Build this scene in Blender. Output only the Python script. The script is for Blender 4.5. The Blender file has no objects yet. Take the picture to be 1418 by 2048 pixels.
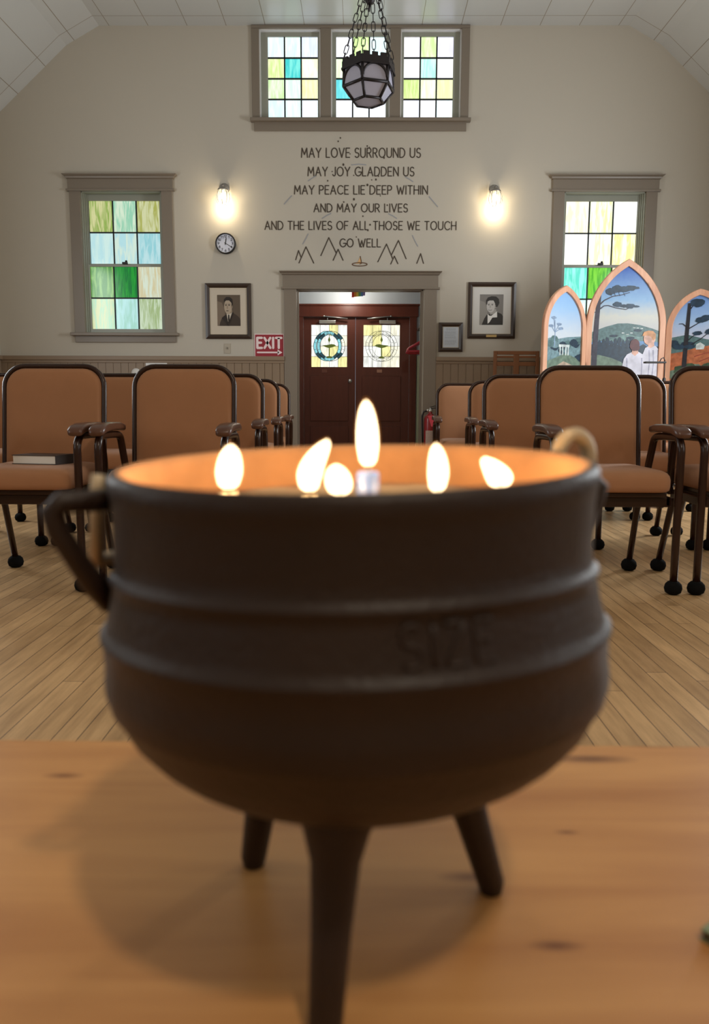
import bpy, bmesh, math, random
from mathutils import Vector, Matrix
from math import pi, sin, cos, tan, sqrt, atan2, radians as R
random.seed(7)
S = bpy.context.scene
C = S.collection

# ------------------------------------------------------------------ camera, world, lights, exposure
F = 1560.0
CAMH = 0.825
PITCH = math.atan(212 / F)
MCAM = Matrix.Rotation(math.atan(13 / F), 3, 'Z') @ Matrix.Rotation(pi / 2 - PITCH, 3, 'X') @ Matrix.Rotation(R(0.2), 3, 'Z')
CAMP = Vector((0, 0, CAMH))
cd = bpy.data.cameras.new('camera')
cam = bpy.data.objects.new('camera', cd); C.objects.link(cam)
cam.matrix_world = Matrix.Translation(CAMP) @ MCAM.to_4x4()
cd.sensor_fit = 'VERTICAL'; cd.sensor_height = 36; cd.lens = F / 2048 * 36
cd.clip_start = 0.01; cd.clip_end = 60
cd.dof.use_dof = True; cd.dof.focus_distance = 7.5; cd.dof.aperture_fstop = 5.8
S.camera = cam
S.view_settings.view_transform = 'Standard'; S.view_settings.look = 'None'
S.view_settings.gamma = 1; S.view_settings.exposure = 0.0
S.view_settings.use_curve_mapping = False
S.cycles.use_denoising = True
S.cycles.max_bounces = 8; S.cycles.diffuse_bounces = 4; S.cycles.glossy_bounces = 3
S.cycles.transparent_max_bounces = 12; S.cycles.sample_clamp_indirect = 4.0
S.cycles.caustics_reflective = False; S.cycles.caustics_refractive = False

w = bpy.data.worlds.new('world'); S.world = w; w.use_nodes = True
w.node_tree.nodes['Background'].inputs[0].default_value = (0.75, 0.85, 1, 1)
w.node_tree.nodes['Background'].inputs[1].default_value = 0.3

def area(name, loc, rot, sx, sy, power, col):
    l = bpy.data.lights.new(name, 'AREA'); l.shape = 'RECTANGLE'; l.size = sx; l.size_y = sy
    l.energy = power; l.color = col
    o = bpy.data.objects.new(name, l); C.objects.link(o); o.location = loc; o.rotation_euler = rot
    return o
def point(name, loc, power, col, rad):
    l = bpy.data.lights.new(name, 'POINT'); l.energy = power; l.color = col; l.shadow_soft_size = rad
    o = bpy.data.objects.new(name, l); C.objects.link(o); o.location = loc
    return o
DAY = (0.92, 0.97, 1.0); WARM = (1.0, 0.86, 0.68)
XL, XR, YF, YB = -4.2, 4.2, -4.0, 9.2           # the hall
SIDE_Y = (-2.2, 1.6, 5.9)                       # added side-wall windows for the fill, all outside the frame
for y, pl_, pr in zip(SIDE_Y, (6, 14, 58), (6, 22, 148)):  # added area fill, standing in for light through unseen side windows
    area('fill_daylight', (XL + 0.12, y, 2.0), (0, -pi / 2, 0), 1.9, 1.0, pl_, DAY)
    area('fill_daylight', (XR - 0.12, y, 2.0), (0, pi / 2, 0), 1.9, 1.0, pr, DAY)
point('hall_lamp', (0.2, 2.1, 3.7), 14, WARM, 0.13)
point('hall_lamp', (0.75, -1.1, 3.7), 132, WARM, 0.12)
point('entry_lamp', (-0.18, 10.3, 2.24), 10, (1, 0.9, 0.78), 0.06)

# ------------------------------------------------------------------ helpers
def ray(px, py):
    return MCAM @ Vector(((px - 709) / F, -(py - 1024) / F, -1))
def atY(px, py, Y):
    v = ray(px, py); return CAMP + v * (Y / v.y)
def atZ(px, py, Z):
    v = ray(px, py); return CAMP + v * ((Z - CAMH) / v.z)
def WP(px, py): return atY(px, py, YB)

def lin(c):
    return tuple((((x / 255) / 12.92) if x / 255 <= 0.04045 else ((x / 255 + 0.055) / 1.055) ** 2.4) for x in c)

MATS = {}
def mat(name, col, rough=0.5, metal=0.0, spec=0.5, bump=0.0, bscale=60, var=0.0, vscale=8, stretch=(1, 1, 1), emit=None, es=0, coat=0, sheen=0):
    if name in MATS: return MATS[name]
    m = bpy.data.materials.new(name); m.use_nodes = True; MATS[name] = m
    nt = m.node_tree; b = nt.nodes['Principled BSDF']
    b.inputs['Base Color'].default_value = (*col, 1); b.inputs['Roughness'].default_value = rough
    b.inputs['Metallic'].default_value = metal; b.inputs['Specular IOR Level'].default_value = spec
    b.inputs['Coat Weight'].default_value = coat; b.inputs['Sheen Weight'].default_value = sheen
    if emit: b.inputs['Emission Color'].default_value = (*emit, 1); b.inputs['Emission Strength'].default_value = es
    if var or bump:
        tc = nt.nodes.new('ShaderNodeTexCoord'); mp = nt.nodes.new('ShaderNodeMapping')
        mp.inputs['Scale'].default_value = stretch; nt.links.new(tc.outputs['Object'], mp.inputs[0])
    if var:
        n = nt.nodes.new('ShaderNodeTexNoise'); n.inputs['Scale'].default_value = vscale; n.inputs['Detail'].default_value = 5
        nt.links.new(mp.outputs[0], n.inputs['Vector'])
        r = nt.nodes.new('ShaderNodeMix'); r.data_type = 'RGBA'
        r.inputs['A'].default_value = (*[x * (1 - var) for x in col], 1); r.inputs['B'].default_value = (*[min(1, x * (1 + var)) for x in col], 1)
        nt.links.new(n.outputs['Fac'], r.inputs['Factor']); nt.links.new(r.outputs['Result'], b.inputs['Base Color'])
    if bump:
        n2 = nt.nodes.new('ShaderNodeTexNoise'); n2.inputs['Scale'].default_value = bscale; n2.inputs['Detail'].default_value = 3
        nt.links.new(mp.outputs[0], n2.inputs['Vector'])
        bp = nt.nodes.new('ShaderNodeBump'); bp.inputs['Strength'].default_value = bump; bp.inputs['Distance'].default_value = 0.002
        nt.links.new(n2.outputs['Fac'], bp.inputs['Height']); nt.links.new(bp.outputs[0], b.inputs['Normal'])
    return m

class MB:
    """collects shapes into one bmesh; build() links it as one mesh object"""
    def __init__(s): s.bm = bmesh.new(); s.mi = 0
    def face(s, pts):
        try:
            f = s.bm.faces.new([s.bm.verts.new(p) for p in pts]); f.material_index = s.mi; return f
        except ValueError: return None
    def box(s, a, b, bev=0.0):
        x0, y0, z0 = [min(a[i], b[i]) for i in range(3)]; x1, y1, z1 = [max(a[i], b[i]) for i in range(3)]
        v = [s.bm.verts.new(p) for p in ((x0,y0,z0),(x1,y0,z0),(x1,y1,z0),(x0,y1,z0),(x0,y0,z1),(x1,y0,z1),(x1,y1,z1),(x0,y1,z1))]
        fs = []
        for q in ((3,2,1,0),(4,5,6,7),(0,1,5,4),(1,2,6,5),(2,3,7,6),(3,0,4,7)):
            f = s.bm.faces.new([v[i] for i in q]); f.material_index = s.mi; fs.append(f)
        if bev:
            es = {e for f in fs for e in f.edges}
            bmesh.ops.bevel(s.bm, geom=list(es), offset=bev, segments=2, profile=0.6, affect='EDGES')
        return s
    def tube(s, pts, rad, n=10, cap=True, closed=False, sq=1.0):
        pts = [Vector(p) for p in pts]; k = len(pts)
        rr = rad if isinstance(rad, (list, tuple)) else [rad] * k
        rings = []; up = None
        for i, p in enumerate(pts):
            if closed: t = pts[(i + 1) % k] - pts[i - 1]
            else: t = pts[min(i + 1, k - 1)] - pts[max(i - 1, 0)]
            t.normalize()
            if up is None:
                up = Vector((0, 0, 1)) if abs(t.z) < 0.9 else Vector((1, 0, 0))
            up = (up - t * up.dot(t))
            if up.length < 1e-6: up = t.orthogonal()
            up.normalize(); bi = t.cross(up)
            rings.append([s.bm.verts.new(p + (up * cos(2 * pi * j / n) * sq + bi * sin(2 * pi * j / n)) * rr[i]) for j in range(n)])
        for i in range(k if closed else k - 1):
            a, b = rings[i], rings[(i + 1) % k]
            for j in range(n):
                f = s.bm.faces.new((a[j], a[(j + 1) % n], b[(j + 1) % n], b[j])); f.material_index = s.mi; f.smooth = True
        if cap and not closed:
            f = s.bm.faces.new(rings[0][::-1]); f.material_index = s.mi
            f = s.bm.faces.new(rings[-1]); f.material_index = s.mi
        return s
    def lathe(s, prof, n=32, c=(0, 0, 0), axis='Z', smooth=True, a0=0.0):
        c = Vector(c); rings = []
        for r, z in prof:
            if r < 1e-6: rings.append([s.bm.verts.new(s._ax(c, 0, 0, z, axis))])
            else: rings.append([s.bm.verts.new(s._ax(c, r * cos(a0 + 2 * pi * j / n), r * sin(a0 + 2 * pi * j / n), z, axis)) for j in range(n)])
        for a, b in zip(rings, rings[1:]):
            for j in range(n):
                j2 = (j + 1) % n
                if len(a) == 1 and len(b) == 1: break
                if len(a) == 1: q = (a[0], b[j2], b[j])
                elif len(b) == 1: q = (a[j], a[j2], b[0])
                else: q = (a[j], a[j2], b[j2], b[j])
                f = s.bm.faces.new(q); f.material_index = s.mi; f.smooth = smooth
        return s
    @staticmethod
    def _ax(c, x, y, z, axis):
        if axis == 'Z': return c + Vector((x, y, z))
        if axis == 'Y': return c + Vector((x, z, y))
        return c + Vector((z, x, y))
    def prism(s, pts, d):
        """polygon pts (3D, one plane) extruded by vector d"""
        d = Vector(d); a = [s.bm.verts.new(p) for p in pts]; b = [s.bm.verts.new(Vector(p) + d) for p in pts]
        n = len(a)
        f = s.bm.faces.new(a); f.material_index = s.mi
        f = s.bm.faces.new(b[::-1]); f.material_index = s.mi
        for j in range(n):
            f = s.bm.faces.new((a[j], b[j], b[(j + 1) % n], a[(j + 1) % n])); f.material_index = s.mi
        return s
    def loops(s, rings, cap=True, smooth=True):
        rs = [[s.bm.verts.new(p) for p in r] for r in rings]; n = len(rs[0])
        for a, b in zip(rs, rs[1:]):
            for j in range(n):
                f = s.bm.faces.new((a[j], a[(j + 1) % n], b[(j + 1) % n], b[j])); f.material_index = s.mi; f.smooth = smooth
        if cap:
            for r in (rs[0][::-1], rs[-1]):
                f = s.bm.faces.new(r); f.material_index = s.mi; f.smooth = smooth
        return s
    def sphere(s, c, r, sc=(1, 1, 1), u=16, v=10):
        m = Matrix.Translation(c) @ Matrix.Diagonal((*sc, 1))
        res = bmesh.ops.create_uvsphere(s.bm, u_segments=u, v_segments=v, radius=r, matrix=m)
        for vv in res['verts']:
            for f in vv.link_faces: f.smooth = True; f.material_index = s.mi
        return s
    def build(s, name, m, parent=None, mw=None, fix=True):
        if fix: bmesh.ops.recalc_face_normals(s.bm, faces=s.bm.faces)
        me = bpy.data.meshes.new(name); s.bm.to_mesh(me); s.bm.free()
        for x in (m if isinstance(m, (list, tuple)) else [m]): me.materials.append(x)
        o = bpy.data.objects.new(name, me); C.objects.link(o)
        if parent: o.parent = parent
        if mw is not None: o.matrix_local = mw
        return o

def tag(o, label=None, cat=None, group=None, kind=None):
    if label: o['label'] = label
    if cat: o['category'] = cat
    if group: o['group'] = group
    if kind: o['kind'] = kind
    return o
def thing(name, label, cat, loc=(0, 0, 0), rz=0, group=None):
    o = bpy.data.objects.new(name, None); C.objects.link(o); o.empty_display_size = 0.05
    o.location = loc; o.rotation_euler = (0, 0, rz)
    return tag(o, label, cat, group)
def struct(o): o['kind'] = 'structure'; return o
def kids(o): return [c for c in bpy.data.objects if c.parent == o]
def copy_tree(o, parent=None):
    c = o.copy(); C.objects.link(c); c.parent = parent
    for ch in kids(o): copy_tree(ch, c)
    return c
def arc(cx, cy, r, a0, a1, n=8):
    return [(cx + r * cos(R(a0 + (a1 - a0) * i / n)), cy + r * sin(R(a0 + (a1 - a0) * i / n))) for i in range(n + 1)]
def rrect(hx, hy, r, n=6, rb=None):
    rb = r if rb is None else rb
    return (arc(hx - r, hy - r, r, 0, 90, n) + arc(-hx + r, hy - r, r, 90, 180, n)
            + arc(-hx + rb, -hy + rb, rb, 180, 270, n) + arc(hx - rb, -hy + rb, rb, 270, 360, n))

# ------------------------------------------------------------------ materials
WALL = mat('wall_paint', lin((188, 181, 168)), 0.75, spec=0.25, bump=0.05, bscale=120)
TRIM = mat('trim_paint', lin((126, 115, 102)), 0.4, bump=0.04, bscale=30)
WAINS = mat('wainscot_paint', lin((136, 116, 95)), 0.45)
SASH = mat('sash_paint', lin((150, 152, 140)), 0.4)
LEAD = mat('lead_came', (0.03, 0.035, 0.035), 0.5, metal=0.6)
IRON = mat('cast_iron', (0.026, 0.0135, 0.0088), 0.48, spec=0.34, bump=0.35, bscale=220, var=0.3, vscale=14)
BLACKM = mat('black_metal', (0.02, 0.019, 0.02), 0.45, metal=0.4)
FABRIC = mat('tan_fabric', lin((166, 119, 86)), 0.9, spec=0.15, bump=0.25, bscale=500, var=0.07, vscale=7, sheen=0.12)
FRAME = mat('brown_lacquer', (0.030, 0.012, 0.007), 0.22, spec=0.38)
ARMW = mat('arm_wood', (0.10, 0.042, 0.024), 0.3, var=0.25, vscale=30, stretch=(1, 0.1, 1))
RUBBER = mat('black_felt_foot', (0.006, 0.006, 0.006), 0.85, spec=0.1)
DARKW = mat('dark_frame_wood', (0.035, 0.02, 0.013), 0.35, var=0.3, vscale=25)
WHITE = mat('white_paint', lin((225, 225, 225)), 0.5)
DOORW = mat('door_wood', lin((94, 45, 32)), 0.42, var=0.22, vscale=9, stretch=(3, 3, 0.35), spec=0.4)
INK = mat('wall_ink', lin((70, 60, 50)), 0.7)
BRASS = mat('brass_plate', (0.45, 0.32, 0.14), 0.4, metal=0.8)
STEEL = mat('brushed_steel', (0.55, 0.55, 0.54), 0.35, metal=0.9)

def wood_planks():
    m = bpy.data.materials.new('maple_strip_floor'); m.use_nodes = True; nt = m.node_tree; L = nt.links; N = nt.nodes.new
    b = nt.nodes['Principled BSDF']; tc = N('ShaderNodeTexCoord'); mp = N('ShaderNodeMapping')
    mp.inputs['Rotation'].default_value = (0, 0, pi / 2); L.new(tc.outputs['Object'], mp.inputs[0])
    sx = N('ShaderNodeSeparateXYZ'); L.new(mp.outputs[0], sx.inputs[0])
    dv = N('ShaderNodeMath'); dv.operation = 'DIVIDE'; dv.inputs[1].default_value = 0.064; L.new(sx.outputs['Y'], dv.inputs[0])
    fl = N('ShaderNodeMath'); fl.operation = 'FLOOR'; L.new(dv.outputs[0], fl.inputs[0])
    wn = N('ShaderNodeTexWhiteNoise'); wn.noise_dimensions = '1D'; L.new(fl.outputs[0], wn.inputs['W'])
    ma = N('ShaderNodeMath'); ma.operation = 'MULTIPLY_ADD'; ma.inputs[1].default_value = 1.6; L.new(wn.outputs['Value'], ma.inputs[0]); L.new(sx.outputs['X'], ma.inputs[2])
    cx_ = N('ShaderNodeCombineXYZ'); L.new(ma.outputs[0], cx_.inputs['X']); L.new(sx.outputs['Y'], cx_.inputs['Y'])
    br = N('ShaderNodeTexBrick'); L.new(cx_.outputs[0], br.inputs['Vector'])
    br.offset = 0.0; br.offset_frequency = 2
    for k, v in (('Scale', 1), ('Mortar Size', 0.0013), ('Mortar Smooth', 0.2), ('Bias', 0.0), ('Brick Width', 1.6), ('Row Height', 0.064)): br.inputs[k].default_value = v
    br.inputs['Color1'].default_value = (*lin((192, 156, 112)), 1); br.inputs['Color2'].default_value = (*lin((218, 180, 132)), 1)
    br.inputs['Mortar'].default_value = (*lin((70, 48, 30)), 1)
    mp2 = N('ShaderNodeMapping'); mp2.inputs['Scale'].default_value = (16, 1.3, 1); L.new(tc.outputs['Object'], mp2.inputs[0])
    n = N('ShaderNodeTexNoise'); n.inputs['Scale'].default_value = 2.2; n.inputs['Detail'].default_value = 7; n.inputs['Roughness'].default_value = 0.65
    L.new(mp2.outputs[0], n.inputs['Vector'])
    cr = N('ShaderNodeValToRGB'); cr.color_ramp.elements[0].position = 0.3; cr.color_ramp.elements[0].color = (0.5, 0.44, 0.38, 1)
    cr.color_ramp.elements[1].position = 0.62; cr.color_ramp.elements[1].color = (1.05, 1.03, 1.0, 1); L.new(n.outputs['Fac'], cr.inputs[0])
    mx = N('ShaderNodeMix'); mx.data_type = 'RGBA'; mx.blend_type = 'MULTIPLY'; mx.inputs['Factor'].default_value = 0.62
    L.new(br.outputs['Color'], mx.inputs['A']); L.new(cr.outputs[0], mx.inputs['B'])
    n3 = N('ShaderNodeTexNoise'); n3.inputs['Scale'].default_value = 1.6; n3.inputs['Detail'].default_value = 4; L.new(tc.outputs['Object'], n3.inputs['Vector'])
    c3 = N('ShaderNodeValToRGB'); c3.color_ramp.elements[0].position = 0.35; c3.color_ramp.elements[0].color = (0.72, 0.70, 0.68, 1)
    c3.color_ramp.elements[1].position = 0.6; c3.color_ramp.elements[1].color = (1, 1, 1, 1); L.new(n3.outputs['Fac'], c3.inputs[0])
    m2 = N('ShaderNodeMix'); m2.data_type = 'RGBA'; m2.blend_type = 'MULTIPLY'; m2.inputs['Factor'].default_value = 0.8
    L.new(mx.outputs['Result'], m2.inputs['A']); L.new(c3.outputs[0], m2.inputs['B'])
    L.new(m2.outputs['Result'], b.inputs['Base Color']); b.inputs['Roughness'].default_value = 0.33; b.inputs['Specular IOR Level'].default_value = 0.4
    bp = N('ShaderNodeBump'); bp.inputs['Strength'].default_value = 0.3; bp.inputs['Distance'].default_value = 0.001; bp.invert = True
    L.new(br.outputs['Fac'], bp.inputs['Height']); L.new(bp.outputs[0], b.inputs['Normal'])
    return m

def pine(name, c0, c1, sc, knots=True, rough=0.4, spots=()):
    m = bpy.data.materials.new(name); m.use_nodes = True; nt = m.node_tree; L = nt.links; N = nt.nodes.new
    b = nt.nodes['Principled BSDF']; tc = N('ShaderNodeTexCoord'); mp = N('ShaderNodeMapping'); mp.inputs['Scale'].default_value = sc
    L.new(tc.outputs['Object'], mp.inputs[0])
    n = N('ShaderNodeTexNoise'); n.inputs['Scale'].default_value = 4; n.inputs['Detail'].default_value = 5; n.inputs['Distortion'].default_value = 0.6
    L.new(mp.outputs[0], n.inputs['Vector'])
    cr = N('ShaderNodeValToRGB'); cr.color_ramp.elements[0].position = 0.28; cr.color_ramp.elements[0].color = (*c0, 1)
    cr.color_ramp.elements[1].position = 0.7; cr.color_ramp.elements[1].color = (*c1, 1); L.new(n.outputs['Fac'], cr.inputs[0])
    out = cr.outputs[0]
    if knots:
        mp2 = N('ShaderNodeMapping'); mp2.inputs['Scale'].default_value = [min(1, x * 0.55 + 0.2) if x < 1 else x * 0.4 for x in sc]; L.new(tc.outputs['Object'], mp2.inputs[0])
        v = N('ShaderNodeTexVoronoi'); v.inputs['Scale'].default_value = 5.5; L.new(mp2.outputs[0], v.inputs['Vector'])
        k = N('ShaderNodeValToRGB'); k.color_ramp.elements[0].position = 0.03; k.color_ramp.elements[0].color = (0.25, 0.16, 0.1, 1)
        k.color_ramp.elements[1].position = 0.13; k.color_ramp.elements[1].color = (1, 1, 1, 1); L.new(v.outputs['Distance'], k.inputs[0])
        mx = N('ShaderNodeMix'); mx.data_type = 'RGBA'; mx.blend_type = 'MULTIPLY'; mx.inputs['Factor'].default_value = 0.9
        L.new(out, mx.inputs['A']); L.new(k.outputs[0], mx.inputs['B']); out = mx.outputs['Result']
    for kx, ky, kr in spots:      # single dark knots with a drawn-out streak
        sb = N('ShaderNodeVectorMath'); sb.operation = 'SUBTRACT'; sb.inputs[1].default_value = (kx, ky, 0); L.new(tc.outputs['Object'], sb.inputs[0])
        sc_ = N('ShaderNodeVectorMath'); sc_.operation = 'MULTIPLY'; sc_.inputs[1].default_value = (0.42 / kr, 1.3 / kr, 0); L.new(sb.outputs[0], sc_.inputs[0])
        ln = N('ShaderNodeVectorMath'); ln.operation = 'LENGTH'; L.new(sc_.outputs[0], ln.inputs[0])
        kk = N('ShaderNodeValToRGB'); kk.color_ramp.elements[0].position = 0.15; kk.color_ramp.elements[0].color = (0.42, 0.32, 0.26, 1)
        kk.color_ramp.elements[1].position = 1.0; kk.color_ramp.elements[1].color = (1, 1, 1, 1); L.new(ln.outputs['Value'], kk.inputs[0])
        mk = N('ShaderNodeMix'); mk.data_type = 'RGBA'; mk.blend_type = 'MULTIPLY'; mk.inputs['Factor'].default_value = 1.0
        L.new(out, mk.inputs['A']); L.new(kk.outputs[0], mk.inputs['B']); out = mk.outputs['Result']
    L.new(out, b.inputs['Base Color']); b.inputs['Roughness'].default_value = rough
    return m

def ceiling_mat():
    m = bpy.data.materials.new('ceiling_panels'); m.use_nodes = True; nt = m.node_tree; L = nt.links; N = nt.nodes.new
    b = nt.nodes['Principled BSDF']; tc = N('ShaderNodeTexCoord')
    br = N('ShaderNodeTexBrick'); L.new(tc.outputs['UV'], br.inputs['Vector']); br.offset = 0.0
    for k, v in (('Scale', 1), ('Mortar Size', 0.004), ('Mortar Smooth', 0.1), ('Brick Width', 0.43), ('Row Height', 1.22)): br.inputs[k].default_value = v
    c = lin((204, 206, 205))
    br.inputs['Color1'].default_value = (*c, 1); br.inputs['Color2'].default_value = (*[x * 0.96 for x in c], 1); br.inputs['Mortar'].default_value = (*lin((150, 140, 125)), 1)
    L.new(br.outputs['Color'], b.inputs['Base Color']); b.inputs['Roughness'].default_value = 0.3; b.inputs['Specular IOR Level'].default_value = 0.6
    return m

def pane_mat(col, st, streak=0.35, tint=None):
    """daylit stained glass: gives off the outdoor light that comes through it, streaked in the glass itself"""
    key = ('pane', col, st, tint)
    if key in MATS: return MATS[key]
    m = bpy.data.materials.new('stained_glass'); m.use_nodes = True; MATS[key] = m; nt = m.node_tree; L = nt.links; N = nt.nodes.new
    b = nt.nodes['Principled BSDF']; c = lin(col); t = lin(tint) if tint else tuple(x * (1 - streak) for x in c)
    tc = N('ShaderNodeTexCoord'); mp = N('ShaderNodeMapping'); mp.inputs['Scale'].default_value = (20, 20, 2.8); mp.inputs['Location'].default_value = (random.random() * 9, 0, random.random() * 9)
    L.new(tc.outputs['Object'], mp.inputs[0])
    n = N('ShaderNodeTexNoise'); n.inputs['Scale'].default_value = 1.5; n.inputs['Detail'].default_value = 5; n.inputs['Distortion'].default_value = 0.8; L.new(mp.outputs[0], n.inputs['Vector'])
    r = N('ShaderNodeValToRGB'); r.color_ramp.elements[0].position = 0.40; r.color_ramp.elements[1].position = 0.60
    r.color_ramp.elements[0].color = (*t, 1); r.color_ramp.elements[1].color = (*c, 1); L.new(n.outputs['Fac'], r.inputs[0])
    b.inputs['Base Color'].default_value = (*[x * 0.15 for x in c], 1); b.inputs['Roughness'].default_value = 0.12
    L.new(r.outputs[0], b.inputs['Emission Color']); b.inputs['Emission Strength'].default_value = st
    return m

# ------------------------------------------------------------------ the hall: floor, walls, ceiling
mb = MB(); mb.box((XL - 0.15, YF - 0.15, -0.1), (XR + 0.15, 12.0, 0)); struct(mb.build('floor', wood_planks()))

z_top = atY(722, 51, YB).z; z_mid = atY(133, 90, YB).z; z_side = atY(0, 239, YB).z
x_flat = abs(atY(198, 52, YB).x); x_mid = abs(atY(133, 90, YB).x)
z_side = z_side - 0.0
PROF = [(XL, z_side - 0.05), (-x_mid, z_mid), (-x_flat, z_top), (x_flat, z_top), (x_mid, z_mid), (XR, z_side - 0.05)]
bm = bmesh.new(); uvl = bm.loops.layers.uv.new('UVMap')
ul = [0]
for p, q in zip(PROF, PROF[1:]): ul.append(ul[-1] + math.hypot(q[0] - p[0], q[1] - p[1]))
off = 0.215 - ul[2] - x_flat
for i in range(5):
    p, q = PROF[i], PROF[i + 1]
    for (ya, yb, dz, fl) in ((YF, YB, 0, 1), (YF, YB, 0.12, 0)):
        vs = [bm.verts.new((p[0], ya, p[1] + dz)), bm.verts.new((q[0], ya, q[1] + dz)), bm.verts.new((q[0], yb, q[1] + dz)), bm.verts.new((p[0], yb, p[1] + dz))]
        f = bm.faces.new(vs if not fl else vs[::-1])
        for lp in f.loops:
            u = (ul[i] if abs(lp.vert.co.x - p[0]) < 1e-5 else ul[i + 1]) + off
            lp[uvl].uv = (u + 8.6, lp.vert.co.y - YB + 12.2 + 0.22)
me = bpy.data.meshes.new('ceiling'); bm.to_mesh(me); bm.free(); me.materials.append(ceiling_mat())
co = bpy.data.objects.new('ceiling', me); C.objects.link(co); struct(co)

def wall_holes(mb, u0, u1, v0, v1, holes, fn, depth):
    """wall sheet with rectangular openings and their reveals; fn(u, v, d) gives the 3D point"""
    us = sorted({u0, u1, *[h[0] for h in holes], *[h[1] for h in holes]}); vs = sorted({v0, v1, *[h[2] for h in holes], *[h[3] for h in holes]})
    inh = lambda u, v: any(h[0] < u < h[1] and h[2] < v < h[3] for h in holes)
    for a, b in zip(us, us[1:]):
        for c, d in zip(vs, vs[1:]):
            if inh((a + b) / 2, (c + d) / 2): continue
            for dd in (0, depth): mb.face([fn(a, c, dd), fn(b, c, dd), fn(b, d, dd), fn(a, d, dd)])
    for h in holes:
        a, b, c, d = h
        for (p, q) in (((a, c), (a, d)), ((b, c), (b, d)), ((a, d), (b, d)), ((a, c), (b, c))):
            mb.face([fn(*p, 0), fn(*q, 0), fn(*q, depth), fn(*p, depth)])
    bmesh.ops.remove_doubles(mb.bm, verts=mb.bm.verts, dist=1e-5)

# openings of the back wall
WXC = 2.82                                       # side window centres at +-WXC
zW = lambda y, x=245: WP(x, y).z
def wx(px, py): return WP(px, py).x
# window measured at the mid height of the left one
wl, wr = wx(166, 500), wx(326, 500); WOH = (wr - wl) / 2; WXL = (wl + wr) / 2
WZ0, WZ1 = zW(666), zW(381)
cl_l, cl_r = wx(519, 150), wx(922, 150); CZ0, CZ1 = WP(722, 239).z, WP(722, 58).z
d_l, d_r = wx(592, 650), wx(846, 650); DZ1 = WP(722, 577).z
mb = MB()
wall_holes(mb, XL, XR, 0, z_top + 0.2, [(WXL - WOH, WXL + WOH, WZ0, WZ1), (-WXL - WOH, -WXL + WOH, WZ0, WZ1), (cl_l, cl_r, CZ0, CZ1), (d_l, d_r, -0.001, DZ1)],
           lambda u, v, d: (u, YB + d, v), 0.16)
struct(mb.build('wall_back', WALL))
for nm, x, s in (('wall_left', XL, -1), ('wall_right', XR, 1)):
    mb = MB(); wall_holes(mb, YF, YB, 0, z_side + 0.1, [(y - 0.5, y + 0.5, 1.05, 2.95) for y in SIDE_Y], lambda u, v, d, x=x, s=s: (x + s * d, u, v), 0.16)
    struct(mb.build(nm, WALL))
mb = MB(); mb.box((XL, YF - 0.12, 0), (XR, YF, z_top + 0.2)); struct(mb.build('wall_front', WALL))

# wainscot with beaded boards and its cap rail
wz = WP(722, 722).z; wtop = WP(722, 713.5).z
def beadboard(x0, x1, y, z1):
    mb = MB(); x = x0; pts = []
    while x < x1 - 0.01:
        e = min(x + 0.088, x1); pts += [(x, y), (e - 0.008, y), (e - 0.006, y + 0.006), (e - 0.002, y + 0.006)]; x = e
    pts.append((x1, y))
    for p, q in zip(pts, pts[1:]): mb.face([(p[0], p[1], 0), (q[0], q[1], 0), (q[0], q[1], z1), (p[0], p[1], z1)])
    return mb
cs_l, cs_r = wx(569, 700), wx(872, 700)
struct(beadboard(XL, cs_l, YB - 0.02, wz).build('trim_1', WAINS)); struct(beadboard(cs_r, XR, YB - 0.02, wz).build('trim_2', WAINS))
k = 3
for a, b in ((XL, cs_l), (cs_r, XR)):
    mb = MB(); mb.box((a, YB - 0.045, wz), (b, YB, wtop), 0.006); mb.box((a, YB - 0.03, wz - 0.03), (b, YB, wz), 0.004); struct(mb.build('trim_%d' % k, WAINS)); k += 1
for s, x in ((1, XL), (-1, XR)):
    mb = MB(); mb.box((x, YF, 0), (x + s * 0.02, YB - 0.046, wz)); mb.box((x, YF, wz), (x + s * 0.045, YB - 0.046, wtop), 0.006); struct(mb.build('trim_%d' % k, WAINS)); k += 1
for a, b in ((XL, cs_l), (cs_r, XR)):
    mb = MB(); mb.box((a, YB - 0.04, 0), (b, YB - 0.021, 0.14), 0.004); struct(mb.build('baseboard_' + ('left' if a < 0 else 'right'), WAINS))

# ------------------------------------------------------------------ windows
def glazing(parent, x0, x1, z0, z1, y, cols, rows, colors, st, came=0.016, depth=0.012):
    """one window's panes as one mesh (a material per pane) and the lead bars between them"""
    mb = MB(); mats = []
    for r in range(rows):
        for c in range(cols):
            col = colors[r][c]; tint = None
            if isinstance(col[0], tuple): col, tint = col
            mats.append(pane_mat(col, st, tint=tint)); mb.mi = len(mats) - 1
            a = x0 + (x1 - x0) * c / cols; b = x0 + (x1 - x0) * (c + 1) / cols
            d = z1 - (z1 - z0) * r / rows; e = z1 - (z1 - z0) * (r + 1) / rows
            mb.box((a, y, e), (b, y + 0.006, d))
    mb.build('glazing', mats, parent)
    mb = MB()
    for c in range(1, cols): x = x0 + (x1 - x0) * c / cols; mb.box((x - came / 2, y - depth, z0), (x + came / 2, y + 0.008, z1), 0.002)
    for r in range(1, rows): z = z0 + (z1 - z0) * r / rows; mb.box((x0, y - depth, z - came / 2), (x1, y + 0.008, z + came / 2), 0.002)
    return mb.build('lead_bars', LEAD, parent)

def sash(parent, x0, x1, z0, z1, gx0, gx1, gz0, gz1, y, th=0.035):
    mb = MB()
    mb.box((x0, y, z0), (gx0, y + th, z1)); mb.box((gx1, y, z0), (x1, y + th, z1)); mb.box((gx0, y, gz1), (gx1, y + th, z1)); mb.box((gx0, y, z0), (gx1, y + th, gz0))
    return mb.build('sash', SASH, parent)

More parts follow.
